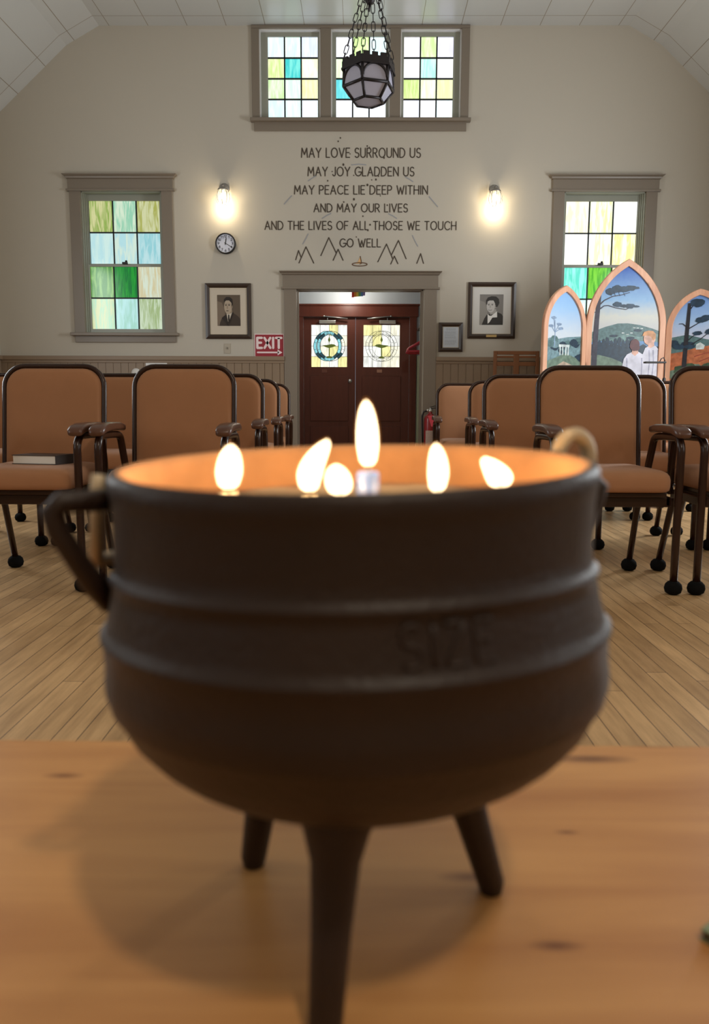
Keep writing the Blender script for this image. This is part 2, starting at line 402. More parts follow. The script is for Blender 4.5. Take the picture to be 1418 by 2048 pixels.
def casing(parent, xc, hw_in, hw_out, z0, z1, cap_half, zc0, zc1, zcap, sill=True, zs0=None, zs1=None):
    """flat side casings, head board with a flared cap, and a sill with an apron"""
    y = YB
    for s in (-1, 1):
        mb = MB(); mb.box((xc + s * hw_in, y - 0.025, z0), (xc + s * hw_out, y, zc0), 0.004); mb.build('side_casing', TRIM, parent)
    mb = MB(); mb.box((xc - hw_out - 0.012, y - 0.03, zc0), (xc + hw_out + 0.012, y, zc1), 0.003)
    mb.box((xc - hw_out - 0.03, y - 0.042, zc0 - 0.012), (xc + hw_out + 0.03, y, zc0 + 0.012), 0.004)
    h = zcap - zc1
    pr = [(0.03, 0), (0.045, 0.15 * h), (0.05, 0.5 * h), (0.075, 0.8 * h), (0.08, h)]
    rings = []
    for d, z in pr:
        hx = hw_out + 0.012 + (d - 0.03) + (cap_half - hw_out - 0.062) * (d - 0.03) / 0.05
        rings.append([(xc - hx, y, zc1 + z), (xc - hx, y - d, zc1 + z), (xc + hx, y - d, zc1 + z), (xc + hx, y, zc1 + z)])
    mb.loops(rings, smooth=False); mb.build('head_casing', TRIM, parent)
    if sill:
        mb = MB(); mb.box((xc - hw_out - 0.04, y - 0.075, z0 - 0.035), (xc + hw_out + 0.04, y + 0.12, z0), 0.006)
        mb.box((xc - hw_out, y - 0.024, zs0), (xc + hw_out, y, z0 - 0.03), 0.004); mb.build('sill', TRIM, parent)

g = lambda *c: tuple(c)
GL = [[((140, 168, 84), (205, 205, 150)), ((205, 225, 200), (140, 200, 170)), ((200, 205, 160), (160, 165, 80))],
      [((178, 218, 222), (200, 228, 222)), ((172, 214, 220), (205, 225, 210)), ((182, 218, 222), (140, 200, 208))],
      [((52, 130, 30), (120, 175, 80)), ((8, 110, 48), (30, 150, 50)), ((205, 218, 200), (200, 190, 150))],
      [((150, 200, 165), (195, 200, 145)), ((185, 228, 228), (160, 210, 195)), ((195, 212, 185), (150, 172, 120))]]
GR = [[((255, 253, 235), (250, 240, 190)), ((245, 250, 235), (225, 240, 160)), ((255, 255, 250), (250, 255, 235))],
      [((255, 255, 250), (250, 255, 240)), ((255, 255, 250), (250, 245, 180)), ((255, 245, 220), (250, 240, 140))],
      [((150, 235, 220), (90, 205, 185)), ((60, 150, 35), (120, 200, 60)), ((250, 250, 220), (235, 230, 120))],
      [((225, 250, 240), (180, 240, 225)), ((235, 250, 240), (215, 240, 200)), ((255, 250, 230), (250, 240, 180))]]
def hung_window(n, xc, colors, st):
    """double hung stained-glass window in its painted casing"""
    root = bpy.data.objects.new('window_%d' % n, None); C.objects.link(root); root['kind'] = 'structure'
    hw = WOH
    jamb = MB()
    for s in (-1, 1):
        for j, (d0, d1) in enumerate(((0, 0.03), (0.03, 0.06), (0.06, 0.09))):
            jamb.box((xc + s * hw, YB + d0 + 0.002, WZ0), (xc + s * (hw - 0.012 - 0.012 * j), YB + d1, WZ1))
        jamb.box((xc + s * hw, YB + 0.09, WZ0), (xc + s * (hw - 0.05), YB + 0.15, WZ1))
    jamb.box((xc - hw, YB + 0.002, WZ1 - 0.02), (xc + hw, YB + 0.15, WZ1)); jamb.box((xc - hw, YB + 0.05, WZ0), (xc + hw, YB + 0.15, WZ0 + 0.02))
    jamb.build('jamb', SASH, root)
    casing(root, xc, hw, hw + 0.125, WZ0, WZ1, hw + 0.185, zW(381), zW(359), zW(350.5), True, zW(685), None)
    gh = 0.408
    zg = [zW(397), zW(524.5), zW(531.5), zW(657)]
    sash(root, xc - hw + 0.05, xc + hw - 0.05, zg[1] - 0.022, WZ1 - 0.02, xc - gh, xc + gh, zg[1], zg[0], YB + 0.10)
    sash(root, xc - hw + 0.036, xc + hw - 0.036, WZ0 + 0.005, zg[2] + 0.022, xc - gh, xc + gh, zg[3], zg[2], YB + 0.062)
    glazing(root, xc - gh, xc + gh, zg[1], zg[0], YB + 0.118, 3, 2, colors[:2], st)
    glazing(root, xc - gh, xc + gh, zg[3], zg[2], YB + 0.08, 3, 2, colors[2:], st)
    mb = MB(); mb.box((xc - 0.03, YB + 0.045, zg[1] - 0.012), (xc + 0.03, YB + 0.075, zg[1] + 0.012), 0.003); mb.sphere((xc + 0.015, YB + 0.06, zg[1] + 0.02), 0.014)
    mb.build('sash_lock', BLACKM, root)
    return root
hung_window(1, WXL, GL, 1.0)
hung_window(2, -WXL, GR, 1.35)

CW = bpy.data.objects.new('window_3', None); C.objects.link(CW); CW['kind'] = 'structure'
co_l, co_r = wx(504, 150), wx(938, 150); cxm = (co_l + co_r) / 2; cho = (co_r - co_l) / 2
cin = [(wx(519, 150), wx(641, 150)), (wx(662, 150), wx(780, 150)), (wx(801, 150), wx(922, 150))]
for a, b in ((co_l, cin[0][0]), (cin[0][1], cin[1][0]), (cin[1][1], cin[2][0]), (cin[2][1], co_r)):
    mb = MB(); mb.box((a, YB - 0.025, CZ0), (b, YB + (0.15 if a > co_l and b < co_r else 0), CZ1), 0.004); mb.build('side_casing', TRIM, CW)
mb = MB(); mb.box((co_l, YB - 0.03, CZ1), (co_r, YB, z_top - 0.004), 0.003); mb.build('head_casing', TRIM, CW)
mb = MB(); mb.box((co_l - 0.02, YB - 0.075, CZ0 - 0.035), (co_r + 0.025, YB + 0.12, CZ0), 0.006); mb.box((co_l + 0.02, YB - 0.024, WP(722, 263).z), (co_r - 0.02, YB, CZ0 - 0.03), 0.004); mb.build('sill', TRIM, CW)
WH = (232, 242, 248)
CC = [[[((228, 240, 245), (205, 222, 232)), ((200, 240, 225), (225, 245, 235)), ((225, 235, 250), (205, 215, 240))],
       [((196, 218, 140), (228, 238, 190)), ((60, 190, 190), (120, 220, 210)), ((230, 252, 235), (245, 245, 200))],
       [((190, 225, 160), (225, 245, 215)), ((225, 250, 225), (200, 240, 215)), ((225, 238, 195), (238, 228, 165))],
       [((220, 235, 245), (200, 230, 235)), ((225, 242, 245), (205, 235, 225)), ((230, 240, 250), (220, 240, 240))]],
      [[((245, 248, 252), (220, 225, 240)), ((200, 240, 150), (225, 250, 190)), ((225, 248, 252), (210, 240, 245))],
       [((215, 245, 195), (240, 252, 225)), ((195, 238, 140), (225, 250, 190)), ((250, 252, 252), (235, 245, 240))],
       [((120, 220, 220), (90, 200, 210)), ((235, 245, 245), (210, 235, 240)), ((235, 245, 245), (215, 240, 235))],
       [((245, 248, 252), (225, 232, 245)), ((240, 246, 252), (225, 235, 245)), ((245, 248, 255), (225, 235, 250))]],
      [[((250, 248, 252), (225, 220, 240)), ((225, 245, 200), (195, 225, 150)), ((232, 232, 252), (215, 215, 245))],
       [((250, 250, 252), (235, 240, 245)), ((170, 228, 215), (205, 240, 230)), ((252, 252, 252), (240, 245, 245))],
       [((190, 215, 130), (222, 235, 175)), ((245, 252, 225), (225, 245, 190)), ((225, 240, 190), (240, 235, 170))],
       [((240, 245, 255), (220, 225, 250)), ((252, 252, 255), (235, 240, 250)), ((220, 242, 248), (240, 250, 250))]]]
for i, ((a, b), (g0, g1)) in enumerate(zip(cin, ((535, 635), (672, 772), (808, 907)))):
    ga, gb = wx(g0, 150), wx(g1, 150); gz0, gz1 = WP(722, 236).z, WP(722, 69).z
    sash(CW, a + 0.012, b - 0.012, CZ0 + 0.002, CZ1 - 0.006, ga, gb, gz0, gz1, YB + 0.05)
    glazing(CW, ga, gb, gz0, gz1, YB + 0.068, 3, 4, CC[i], 1.3)
    mb = MB()
    mb.box((a, YB + 0.002, CZ0), (a + 0.012, YB + 0.05, CZ1)); mb.box((b - 0.012, YB + 0.002, CZ0), (b, YB + 0.05, CZ1)); mb.box((a + 0.012, YB + 0.002, CZ1 - 0.012), (b - 0.012, YB + 0.05, CZ1))
    mb.build('jamb', WHITE, CW)

# added glowing windows in the unseen side walls, housing the fill lights
PALE = pane_mat((235, 245, 240), 1.0)
n = 4
for x, s in ((XL, -1), (XR, 1)):
    for y in SIDE_Y:
        root = bpy.data.objects.new('window_%d' % n, None); C.objects.link(root); root['kind'] = 'structure'; n += 1
        mb = MB(); mb.box((x + s * 0.08, y - 0.5, 1.05), (x + s * 0.09, y + 0.5, 2.95)); mb.build('glazing', PALE, root)
        mb = MB()
        for (a, b, c, d) in ((-0.62, -0.5, 0.98, 3.0), (0.5, 0.62, 0.98, 3.0), (-0.64, 0.64, 2.95, 3.08), (-0.66, 0.66, 0.92, 1.05), (-0.02, 0.02, 1.05, 2.95), (-0.5, 0.5, 1.97, 2.03)):
            mb.box((x - s * 0.02, y + a, c), (x + s * 0.07, y + b, d), 0.004)
        mb.build('window_frame', TRIM, root)

# ------------------------------------------------------------------ main doorway, entry beyond it and the double doors
DC = bpy.data.objects.new('trim_%d' % 20, None); C.objects.link(DC); DC['kind'] = 'structure'
dxc = (d_l + d_r) / 2; dhi = (d_r - d_l) / 2; dho = (cs_r - cs_l) / 2
casing(DC, (cs_l + cs_r) / 2, dhi, dho, 0.0, DZ1, dho + 0.05, DZ1, WP(722, 551).z, WP(722, 544).z, sill=False)
mb = MB()
for s in (-1, 1):
    xx = d_l if s < 0 else d_r
    mb.box((xx, YB + 0.02, 0), (xx - s * 0.016, YB + 0.15, DZ1)); mb.box((xx - s * 0.016, YB + 0.06, 0), (xx - s * 0.03, YB + 0.09, DZ1))
mb.box((d_l, YB + 0.02, DZ1 - 0.02), (d_r, YB + 0.15, DZ1)); mb.build('jamb', TRIM, DC)

YD = 10.7
EW = mat('entry_wall_paint', lin((196, 205, 212)), 0.7)
VX0, VX1, VZ = -1.0, 1.35, 2.43
ez1 = atY(722, 632, YD).z
dl0, dl1, dr1 = atY(607, 680, YD).x, atY(711, 680, YD).x, atY(819, 680, YD).x
dzt = atY(722, 634, YD).z
mb = MB(); wall_holes(mb, VX0, VX1, 0, VZ, [(dl0, dr1, -0.001, dzt)], lambda u, v, d: (u, YD + d, v), 0.12); struct(mb.build('wall_entry', EW))
mb = MB(); mb.box((VX0 - 0.1, YB + 0.161, 0), (VX0, YD + 0.12, VZ)); struct(mb.build('wall_entry_left', EW))
mb = MB(); mb.box((VX1, YB + 0.161, 0), (VX1 + 0.1, YD + 0.12, VZ)); struct(mb.build('wall_entry_right', EW))
mb = MB(); mb.box((VX0 - 0.1, YB + 0.161, VZ), (VX1 + 0.1, YD + 0.12, VZ + 0.1)); struct(mb.build('ceiling_entry', EW))
mb = MB()
tl, tr = atY(594, 680, YD).x, atY(833, 680, YD).x
mb.box((tl, YD - 0.03, 0), (dl0, YD, dzt), 0.004); mb.box((dr1, YD - 0.03, 0), (tr, YD, dzt), 0.004)
mb.box((tl - 0.02, YD - 0.035, dzt), (tr + 0.02, YD, atY(722, 612, YD).z), 0.004); mb.box((tl - 0.04, YD - 0.05, atY(722, 612, YD).z), (tr + 0.04, YD, atY(722, 608.5, YD).z), 0.004)
struct(mb.build('trim_21', DOORW))
mb = MB(); mb.box((atY(833.5, 800, YD - 0.05).x, YD - 0.06, 0), (atY(841.5, 800, YD - 0.05).x, YD - 0.001, atY(722, 712, YD).z)); struct(mb.build('trim_22', mat('pale_green_paint', lin((165, 170, 140)), 0.6)))

def ring2d(cx, cz, rx, rz, n=40): return [(cx + rx * cos(2 * pi * i / n), cz + rz * sin(2 * pi * i / n)) for i in range(n)]
def ribbon(mb, pts, wd, y, closed=False, th=0.002):
    """flat stroke along 2D points (x, z) lying on plane y, facing -y"""
    k = len(pts); m = k if closed else k - 1
    for i in range(m):
        a = Vector((pts[i][0], pts[i][1])); b = Vector((pts[(i + 1) % k][0], pts[(i + 1) % k][1])); t = b - a
        if t.length < 1e-7: continue
        t.normalize(); nn = Vector((-t.y, t.x)) * wd / 2
        q = [a + nn, b + nn, b - nn, a - nn]
        mb.face([(p.x, y - 0.00012 * (i % 2), p.y) for p in q])
    if wd > 0:
        for ip, p in enumerate(pts): mb.face([(p[0] + wd / 2 * cos(j * pi / 4), y + 0.0004 + 0.00012 * (ip % 2), p[1] + wd / 2 * sin(j * pi / 4)) for j in range(8)])
def poly(mb, pts, y): return mb.face([(p[0], y, p[1]) for p in pts])

def door_leaf(n, x0, x1, gpx0, gpx1, kind):
    root = bpy.data.objects.new('door_%d' % n, None); C.objects.link(root); root['kind'] = 'structure'
    g0, g1 = atY(gpx0, 690, YD).x, atY(gpx1, 690, YD).x; gz0, gz1 = atY(711, 734, YD).z, atY(711, 649.5, YD).z
    y0, y1 = YD + 0.02, YD + 0.065
    mb = MB()
    for (a, b, c, d) in ((x0 + 0.002, g0, 0.005, dzt - 0.003), (g1, x1 - 0.002, 0.005, dzt - 0.003), (g0, g1, gz1, dzt - 0.003), (g0, g1, 0.005, gz0)):
        mb.box((a, y0, c), (b, y1, d))
    for (c, d) in ((0.15, 0.55), (0.62, gz0 - 0.12)):
        mb.box((g0 - 0.02, y0 - 0.008, c), (g1 + 0.02, y0, d), 0.006)
    mb.build('leaf', DOORW, root)
    # leaded pane: pale squares, two rings and a chalice
    Y = [(248, 250, 244), (246, 240, 170), (250, 248, 225), (240, 232, 150)]
    pat = [[0, 0, 1, 0], [0, 0, 0, 2], [0, 2, 1, 0], [1, 2, 0, 1]] if kind == 0 else [[1, 1, 0, 2], [2, 1, 0, 0], [0, 0, 1, 2], [0, 0, 2, 2]]
    mb = MB(); ms = []
    for r in range(4):
        for c in range(4):
            ms.append(pane_mat(Y[pat[r][c]], 1.2)); mb.mi = len(ms) - 1
            a = g0 + (g1 - g0) * c / 4; b = g0 + (g1 - g0) * (c + 1) / 4; d = gz1 - (gz1 - gz0) * r / 4; e = gz1 - (gz1 - gz0) * (r + 1) / 4
            mb.box((a, y0 + 0.02, e), (b, y0 + 0.026, d))
    mb.build('stained_pane', ms, root)
    yy = y0 + 0.017; cx, cz = (g0 + g1) / 2, (gz0 + gz1) / 2 + 0.0; Wd = g1 - g0
    mb = MB()
    for c in range(1, 4): x = g0 + Wd * c / 4; ribbon(mb, [(x, gz0), (x, gz1)], 0.004, yy)
    for r in range(1, 4): z = gz0 + (gz1 - gz0) * r / 4; ribbon(mb, [(g0, z), (g1, z)], 0.004, yy)
    for ox in (-0.05, 0.05):
        for rr in (0.39, 0.31): ribbon(mb, ring2d(cx + ox * Wd, cz, rr * Wd, rr * Wd * 1.06), 0.0045 if kind else 0.006, yy - 0.001, True)
        for j in range(12):
            a = 2 * pi * (j + 0.5) / 12
            ribbon(mb, [(cx + ox * Wd + rr_ * Wd * cos(a), cz + rr_ * Wd * 1.06 * sin(a)) for rr_ in (0.31, 0.39)], 0.0035, yy - 0.001)
    mb.build('leading', LEAD, root)
    if kind == 0:
        mb = MB(); ms = [pane_mat((150, 225, 235), 1.0), pane_mat((60, 110, 125), 0.5)]
        for oi, ox in enumerate((-0.05, 0.05)):
            for j in range(24):
                a0, a1 = 2 * pi * j / 24, 2 * pi * (j + 1) / 24; am = math.degrees((a0 + a1) / 2) % 90
                dark = 30 < am < 60
                if oi == 1 and not dark and cos((a0 + a1) / 2) > 0: continue
                mb.mi = 1 if dark else 0
                q = [(cx + ox * Wd + rr * Wd * cos(a), cz + rr * Wd * 1.06 * sin(a)) for (rr, a) in ((0.31, a0), (0.39, a0), (0.39, a1), (0.31, a1))]
                poly(mb, q, yy - 0.0003 - 0.0003 * oi)
        mb.build('ring_glass', ms, root)
    mb = MB(); yc = yy - 0.003; u = Wd
    fl = 1 if kind == 0 else -1
    poly(mb, [(cx - 0.2 * u * fl, cz + 0.02 * u), (cx - 0.06 * u * fl, cz + 0.03 * u), (cx + 0.06 * u * fl, cz + 0.055 * u), (cx + 0.14 * u * fl, cz + 0.045 * u), (cx + 0.2 * u * fl, cz + 0.005 * u), (cx + 0.1 * u * fl, cz - 0.03 * u), (cx, cz - 0.055 * u), (cx - 0.1 * u * fl, cz - 0.03 * u)], yc)
    poly(mb, [(cx - 0.015 * u, cz - 0.05 * u), (cx + 0.015 * u, cz - 0.05 * u), (cx + 0.015 * u, cz - 0.27 * u), (cx - 0.015 * u, cz - 0.27 * u)], yc)
    poly(mb, [(cx - 0.09 * u, cz - 0.33 * u), (cx - 0.05 * u, cz - 0.28 * u), (cx + 0.02 * u, cz - 0.27 * u), (cx + 0.09 * u, cz - 0.32 * u), (cx + 0.03 * u, cz - 0.335 * u)], yc)
    poly(mb, [(cx, cz + 0.27 * u), (cx + 0.035 * u, cz + 0.17 * u), (cx, cz + 0.09 * u), (cx - 0.035 * u, cz + 0.17 * u)], yc)
    mb.build('chalice_glass', pane_mat((112, 130, 50), 0.55), root)
    # door closer: body on the leaf, folded arm to the head
    s = 1 if kind == 0 else -1
    cxp = (atY(655, 640, YD).x if kind == 0 else atY(775, 640, YD).x); zc = atY(711, 644, YD).z; za = atY(711, 636, YD).z
    mb = MB(); mb.box((cxp - 0.11, y0 - 0.05, zc - 0.02), (cxp + 0.11, y0, zc + 0.022), 0.008)
    mb.tube([(cxp, y0 - 0.03, zc + 0.02), (cxp, y0 - 0.03, za + 0.012)], 0.008)
    mb.tube([(cxp - s * 0.045, y0 - 0.05, za + 0.02), (cxp + s * 0.27, y0 - 0.06, za - 0.012)], 0.0085); mb.sphere((cxp - s * 0.045, y0 - 0.05, za + 0.02), 0.014)
    mb.build('closer', STEEL, root)
    px0 = 649 if kind == 0 else 759
    p = atY(px0, 742, YD); mb = MB(); mb.box((p.x - 0.035, y0 - 0.004, p.z - 0.022), (p.x + 0.035, y0, p.z + 0.022), 0.003)
    mb.build('name_plate', mat('dull_plate', lin((120, 72, 58)), 0.5) if kind == 0 else mat('pale_plate', lin((170, 125, 105)), 0.5), root)
    return root
door_leaf(1, dl0, dl1, 622.5, 694, 0); D2 = door_leaf(2, dl1, dr1, 727, 799.5, 1)
p = atY(700, 762, YD); mb = MB(); mb.lathe([(0, -0.004), (0.026, -0.004), (0.026, 0.0), (0, 0.0)], 20, (p.x, YD + 0.018, p.z), 'Y'); mb.lathe([(0, -0.03), (0.012, -0.03), (0.012, 0)], 12, (p.x, YD + 0.016, p.z), 'Y'); mb.build('lock', STEEL, D2)

# entry things: ceiling lamp, rainbow pennant, shelf with rail and red hangers
t = thing('ceiling_lamp', 'small glowing dome lamp on the entry ceiling above the double doors', 'lamp', (atY(695, 579, 10.3).x, 10.3, VZ))
mb = MB(); mb.lathe([(0.0, 0), (0.12, 0), (0.12, -0.03), (0.11, -0.03)], 24); mb.build('base', WHITE, t)
mb = MB(); mb.lathe([(0.11, -0.03), (0.105, -0.06), (0.07, -0.095), (0, -0.11)], 24); mb.build('lamp_shade', mat('lit_dome', (0.9, 0.85, 0.7), 0.4, emit=(1, 0.85, 0.6), es=2.5), t)
p0 = atY(716, 586, 9.75)
t = thing('rainbow_pennant', 'small rainbow striped pennant hanging at the top of the doorway', 'pennant', (p0.x, 9.75, p0.z))
cols = [(200, 60, 50), (225, 140, 60), (225, 205, 90), (110, 175, 110), (95, 140, 200), (150, 140, 200)]
mb = MB(); ms = []
for i, c in enumerate(cols):
    ms.append(mat('pennant_%d' % i, lin(c), 0.8)); mb.mi = i; x = -0.075 + i * 0.027
    hh = (0.052, 0.045, 0.042, 0.04, 0.038, 0.03)[i]
    mb.box((x, -0.003, -hh), (x + 0.027, 0.003, 0.02))
mb.build('stripes', ms, t)
mb = MB(); mb.tube([(-0.02, 0, 0.02), (-0.01, 0, VZ - p0.z)], 0.002, 6); mb.tube([(0.05, 0, 0.02), (-0.01, 0, VZ - p0.z)], 0.002, 6); mb.build('string', BLACKM, t)
hz = atY(842, 668, 10.1).z
t = thing('coat_shelf', 'dark wooden coat shelf above the red hangers inside the entry', 'shelf', (0.80, 10.1, hz + 0.08))
mb = MB(); mb.box((-0.07, -0.5, 0), (0.548, 0.5, 0.03), 0.004); mb.build('board', DARKW, t)
t = thing('coat_rail', 'black hanging rail holding red hangers under the entry coat shelf', 'rail', (0.80, 10.1, hz))
mb = MB(); mb.tube([(0, -0.5, 0), (0, 0.5, 0)], 0.012); mb.build('bar', BLACKM, t)
for dy in (-0.47, 0.47): mb = MB(); mb.tube([(0, dy, 0.01), (0, dy, 0.08)], 0.008); mb.build('bracket', BLACKM, t)
RED = mat('red_plastic', lin((165, 38, 52)), 0.35)
for i, (dy, lab) in enumerate(((-0.40, 'red coat hanger nearest the doorway on the entry rail'), (-0.28, 'second red coat hanger from the doorway on the entry rail'), (-0.14, 'third red coat hanger from the doorway on the entry rail'), (0.02, 'fourth red coat hanger, deepest on the entry rail'))):
    t = thing('coat_hanger', lab, 'hanger', (0.80, 10.1 + dy, hz), R((-8, 6, -5, 8)[i]), 'red hangers on the entry rail')
    hw = 0.225
    mb = MB(); mb.tube([(-0.012, 0, -0.085), (-hw, 0, -0.205), (-hw - 0.01, 0, -0.235), (-hw + 0.02, 0, -0.24), (hw - 0.02, 0, -0.24), (hw + 0.01, 0, -0.235), (hw, 0, -0.205), (0.012, 0, -0.085)], 0.0145, 8, closed=True)
    mb.build('bar', RED, t)
    mb = MB(); mb.tube([(0, 0, -0.09), (0, 0, -0.04)] + [(0.022 * cos(a), 0, -0.008 + 0.024 * sin(a)) for a in [R(x) for x in (-70, -20, 30, 80, 130, 180)]], 0.003, 6); mb.build('hook', STEEL, t)

# ------------------------------------------------------------------ stroke lettering
A = lambda cx, cy, rx, ry, a0, a1, n=10: [(cx + rx * cos(R(a0 + (a1 - a0) * i / n)), cy + ry * sin(R(a0 + (a1 - a0) * i / n))) for i in range(n + 1)]
GLY = {
 'A': (0.72, [[(0, 0), (0.36, 1), (0.72, 0)], [(0.14, 0.36), (0.58, 0.36)]]),
 'C': (0.72, [A(0.42, 0.5, 0.42, 0.5, 45, 315, 16)]),
 'D': (0.68, [[(0, 0), (0, 1), (0.22, 1)] + A(0.22, 0.5, 0.46, 0.5, 90, -90, 14) + [(0, 0)]]),
 'E': (0.5, [[(0.5, 1), (0, 1), (0, 0), (0.5, 0)], [(0, 0.52), (0.42, 0.52)]]),
 'F': (0.5, [[(0.5, 1), (0, 1), (0, 0)], [(0, 0.5), (0.42, 0.5)]]),
 'G': (0.78, [A(0.44, 0.5, 0.44, 0.5, 48, 350, 16) + [(0.86, 0.45), (0.5, 0.45)]]),
 'H': (0.64, [[(0, 0), (0, 1)], [(0.64, 0), (0.64, 1)], [(0, 0.5), (0.64, 0.5)]]),
 'I': (0.04, [[(0.02, 0), (0.02, 1)]]),
 'J': (0.36, [[(0.36, 1), (0.36, 0.2)] + A(0.18, 0.2, 0.18, 0.2, 0, -170, 8)]),
 'L': (0.46, [[(0, 1), (0, 0), (0.46, 0)]]),
 'M': (0.82, [[(0, 0), (0.08, 1), (0.41, 0.3), (0.74, 1), (0.82, 0)]]),
 'N': (0.66, [[(0, 0), (0, 1), (0.66, 0), (0.66, 1)]]),
 'O': (0.84, [A(0.42, 0.5, 0.42, 0.5, 0, 360, 22)]),
 'P': (0.54, [[(0, 0), (0, 1), (0.28, 1)] + A(0.28, 0.74, 0.26, 0.26, 90, -90, 8) + [(0, 0.48)]]),
 'R': (0.58, [[(0, 0), (0, 1), (0.28, 1)] + A(0.28, 0.74, 0.26, 0.26, 90, -90, 8) + [(0, 0.48)], [(0.26, 0.48), (0.58, 0)]]),
 'S': (0.54, [A(0.28, 0.74, 0.25, 0.26, 35, 250, 10) + A(0.27, 0.25, 0.27, 0.26, 80, -150, 10)]),
 'T': (0.6, [[(0, 1), (0.6, 1)], [(0.3, 1), (0.3, 0)]]),
 'U': (0.64, [[(0, 1), (0, 0.3)] + A(0.32, 0.3, 0.32, 0.3, 180, 360, 10) + [(0.64, 1)]]),
 'V': (0.7, [[(0, 1), (0.35, 0), (0.7, 1)]]),
 'W': (0.96, [[(0, 1), (0.24, 0), (0.48, 0.8), (0.72, 0), (0.96, 1)]]),
 'X': (0.64, [[(0, 0), (0.64, 1)], [(0, 1), (0.64, 0)]]),
 'Y': (0.66, [[(0, 1), (0.33, 0.48), (0.66, 1)], [(0.33, 0.48), (0.33, 0)]]),
 'Z': (0.56, [[(0, 1), (0.56, 1), (0, 0), (0.56, 0)]]),
 ' ': (0.34, []),
 '0': (0.5, [A(0.25, 0.5, 0.25, 0.5, 0, 360, 14)]), '1': (0.2, [[(0, 0.8), (0.2, 1), (0.2, 0)]]), '2': (0.5, [A(0.25, 0.74, 0.24, 0.26, 170, -30, 8) + [(0, 0), (0.5, 0)]]),
 '3': (0.5, [A(0.24, 0.75, 0.22, 0.25, 150, -90, 8) + A(0.24, 0.26, 0.25, 0.25, 90, -150, 8)]), '4': (0.55, [[(0.4, 0), (0.4, 1), (0, 0.3), (0.55, 0.3)]]),
 '5': (0.5, [[(0.45, 1), (0.08, 1), (0.04, 0.55)] + A(0.23, 0.32, 0.25, 0.31, 125, -140, 9)]), '6': (0.5, [[(0.4, 1)] + A(0.25, 0.3, 0.25, 0.3, 160, 520, 14)]),
 '7': (0.5, [[(0, 1), (0.5, 1), (0.15, 0)]]), '8': (0.5, [A(0.25, 0.76, 0.21, 0.24, -90, 270, 12), A(0.25, 0.26, 0.25, 0.26, 90, 450, 12)]), '9': (0.5, [A(0.25, 0.7, 0.25, 0.3, -20, 340, 14) + [(0.12, 0)]]),
}
def layout(text, x0, x1, z0, z1, gap=0.2):
    """strokes of text fitted into the box, as lists of (x, z)"""
    tot = 0; pos = []
    for ch in text:
        wd = GLY[ch][0]; pos.append((ch, tot)); tot += wd + (gap if ch != ' ' else gap * 0.6)
    tot -= gap; sx = (x1 - x0) / tot; h = z1 - z0
    return [[(x0 + (o + u) * sx, z0 + v * h) for u, v in st] for ch, o in pos for st in GLY[ch][1]]
def wall_text(name, text, x0, x1, z0, z1, wd, y, m, parent, gap=0.2):
    mb = MB()
    for st in layout(text, x0, x1, z0, z1, gap): ribbon(mb, st, wd, y)
    return mb.build(name, m, parent)

VT = thing('painted_verse', 'six-line verse of dark hand lettering on the wall between window and doorway', 'lettering', (0, 0, 0))
for text, a, b, y0, y1 in (('MAY LOVE SURROUND US', 603, 841, 315, 296.5), ('MAY JOY GLADDEN US', 616, 828, 352, 334.5), ('MAY PEACE LIE DEEP WITHIN', 589, 855, 388.5, 371.5),
                           ('AND MAY OUR LIVES', 628, 815, 424, 408), ('AND THE LIVES OF ALL THOSE WE TOUCH', 530, 912, 459.5, 443), ('GO WELL', 680, 761, 494, 478)):
    p, q = WP(a, (y0 + y1) / 2), WP(b, (y0 + y1) / 2); za, zb = WP(722, y0).z, WP(722, y1).z
    wall_text('verse_line', text, p.x, q.x, za, zb, 0.0115, YB - 0.004, INK, VT, 0.25)
cp = lambda u, v: (lambda p: (p.x, p.z))(WP(500 + u * 0.3103, 260 + v * 0.3103))
mb = MB()
for pts in (((295, 837), (313, 777), (330, 822)), ((316, 857), (361, 753), (411, 858)), ((457, 810), (508, 694), (557, 795)), ((536, 840), (568, 769), (600, 840)), ((824, 850), (880, 735), (921, 833)),
            ((912, 805), (957, 712), (1006, 830)), ((907, 864), (931, 813), (953, 862)), ((1075, 860), (1100, 797), (1118, 860))):
    ribbon(mb, [cp(*p) for p in pts], 0.011, YB - 0.004)
mb.build('mountain_drawing', INK, VT)
mb = MB(); mb.mi = 0
ribbon(mb, [cp(707 + 48 * cos(a), 866 + 11 * sin(a)) for a in [2 * pi * i / 24 for i in range(24)]], 0.01, YB - 0.004, True)
ribbon(mb, [cp(711, 815), cp(716, 840), cp(718, 860), cp(708, 864)], 0.009, YB - 0.004)
mb.mi = 1; poly(mb, [cp(680, 862), cp(698, 845), cp(708, 820), cp(714, 845), cp(712, 862)], YB - 0.003)
mb.build('chalice_drawing', [mat('brown_ink', lin((96, 66, 40)), 0.7), mat('ochre_ink', lin((215, 172, 120)), 0.7)], VT)
mb = MB()
for a, b in (((655, 225), (748, 225)), ((375, 328), (425, 297)), ((1002, 303), (1050, 333)), ((220, 478), (268, 424)), ((1155, 430), (1210, 495)), ((466, 570), (521, 538)), ((893, 540), (945, 570)), ((340, 735), (375, 670)), ((1047, 680), (1082, 750))):
    m_ = ((a[0] + b[0]) / 2 + (b[1] - a[1]) * -0.04, (a[1] + b[1]) / 2 - abs(b[0] - a[0]) * 0.05); ribbon(mb, [cp(*a), cp(*m_), cp(*b)], 0.01, YB - 0.0035)
mb.build('arc_strokes', mat('grey_ink', lin((150, 152, 158)), 0.7), VT)
mb = MB()
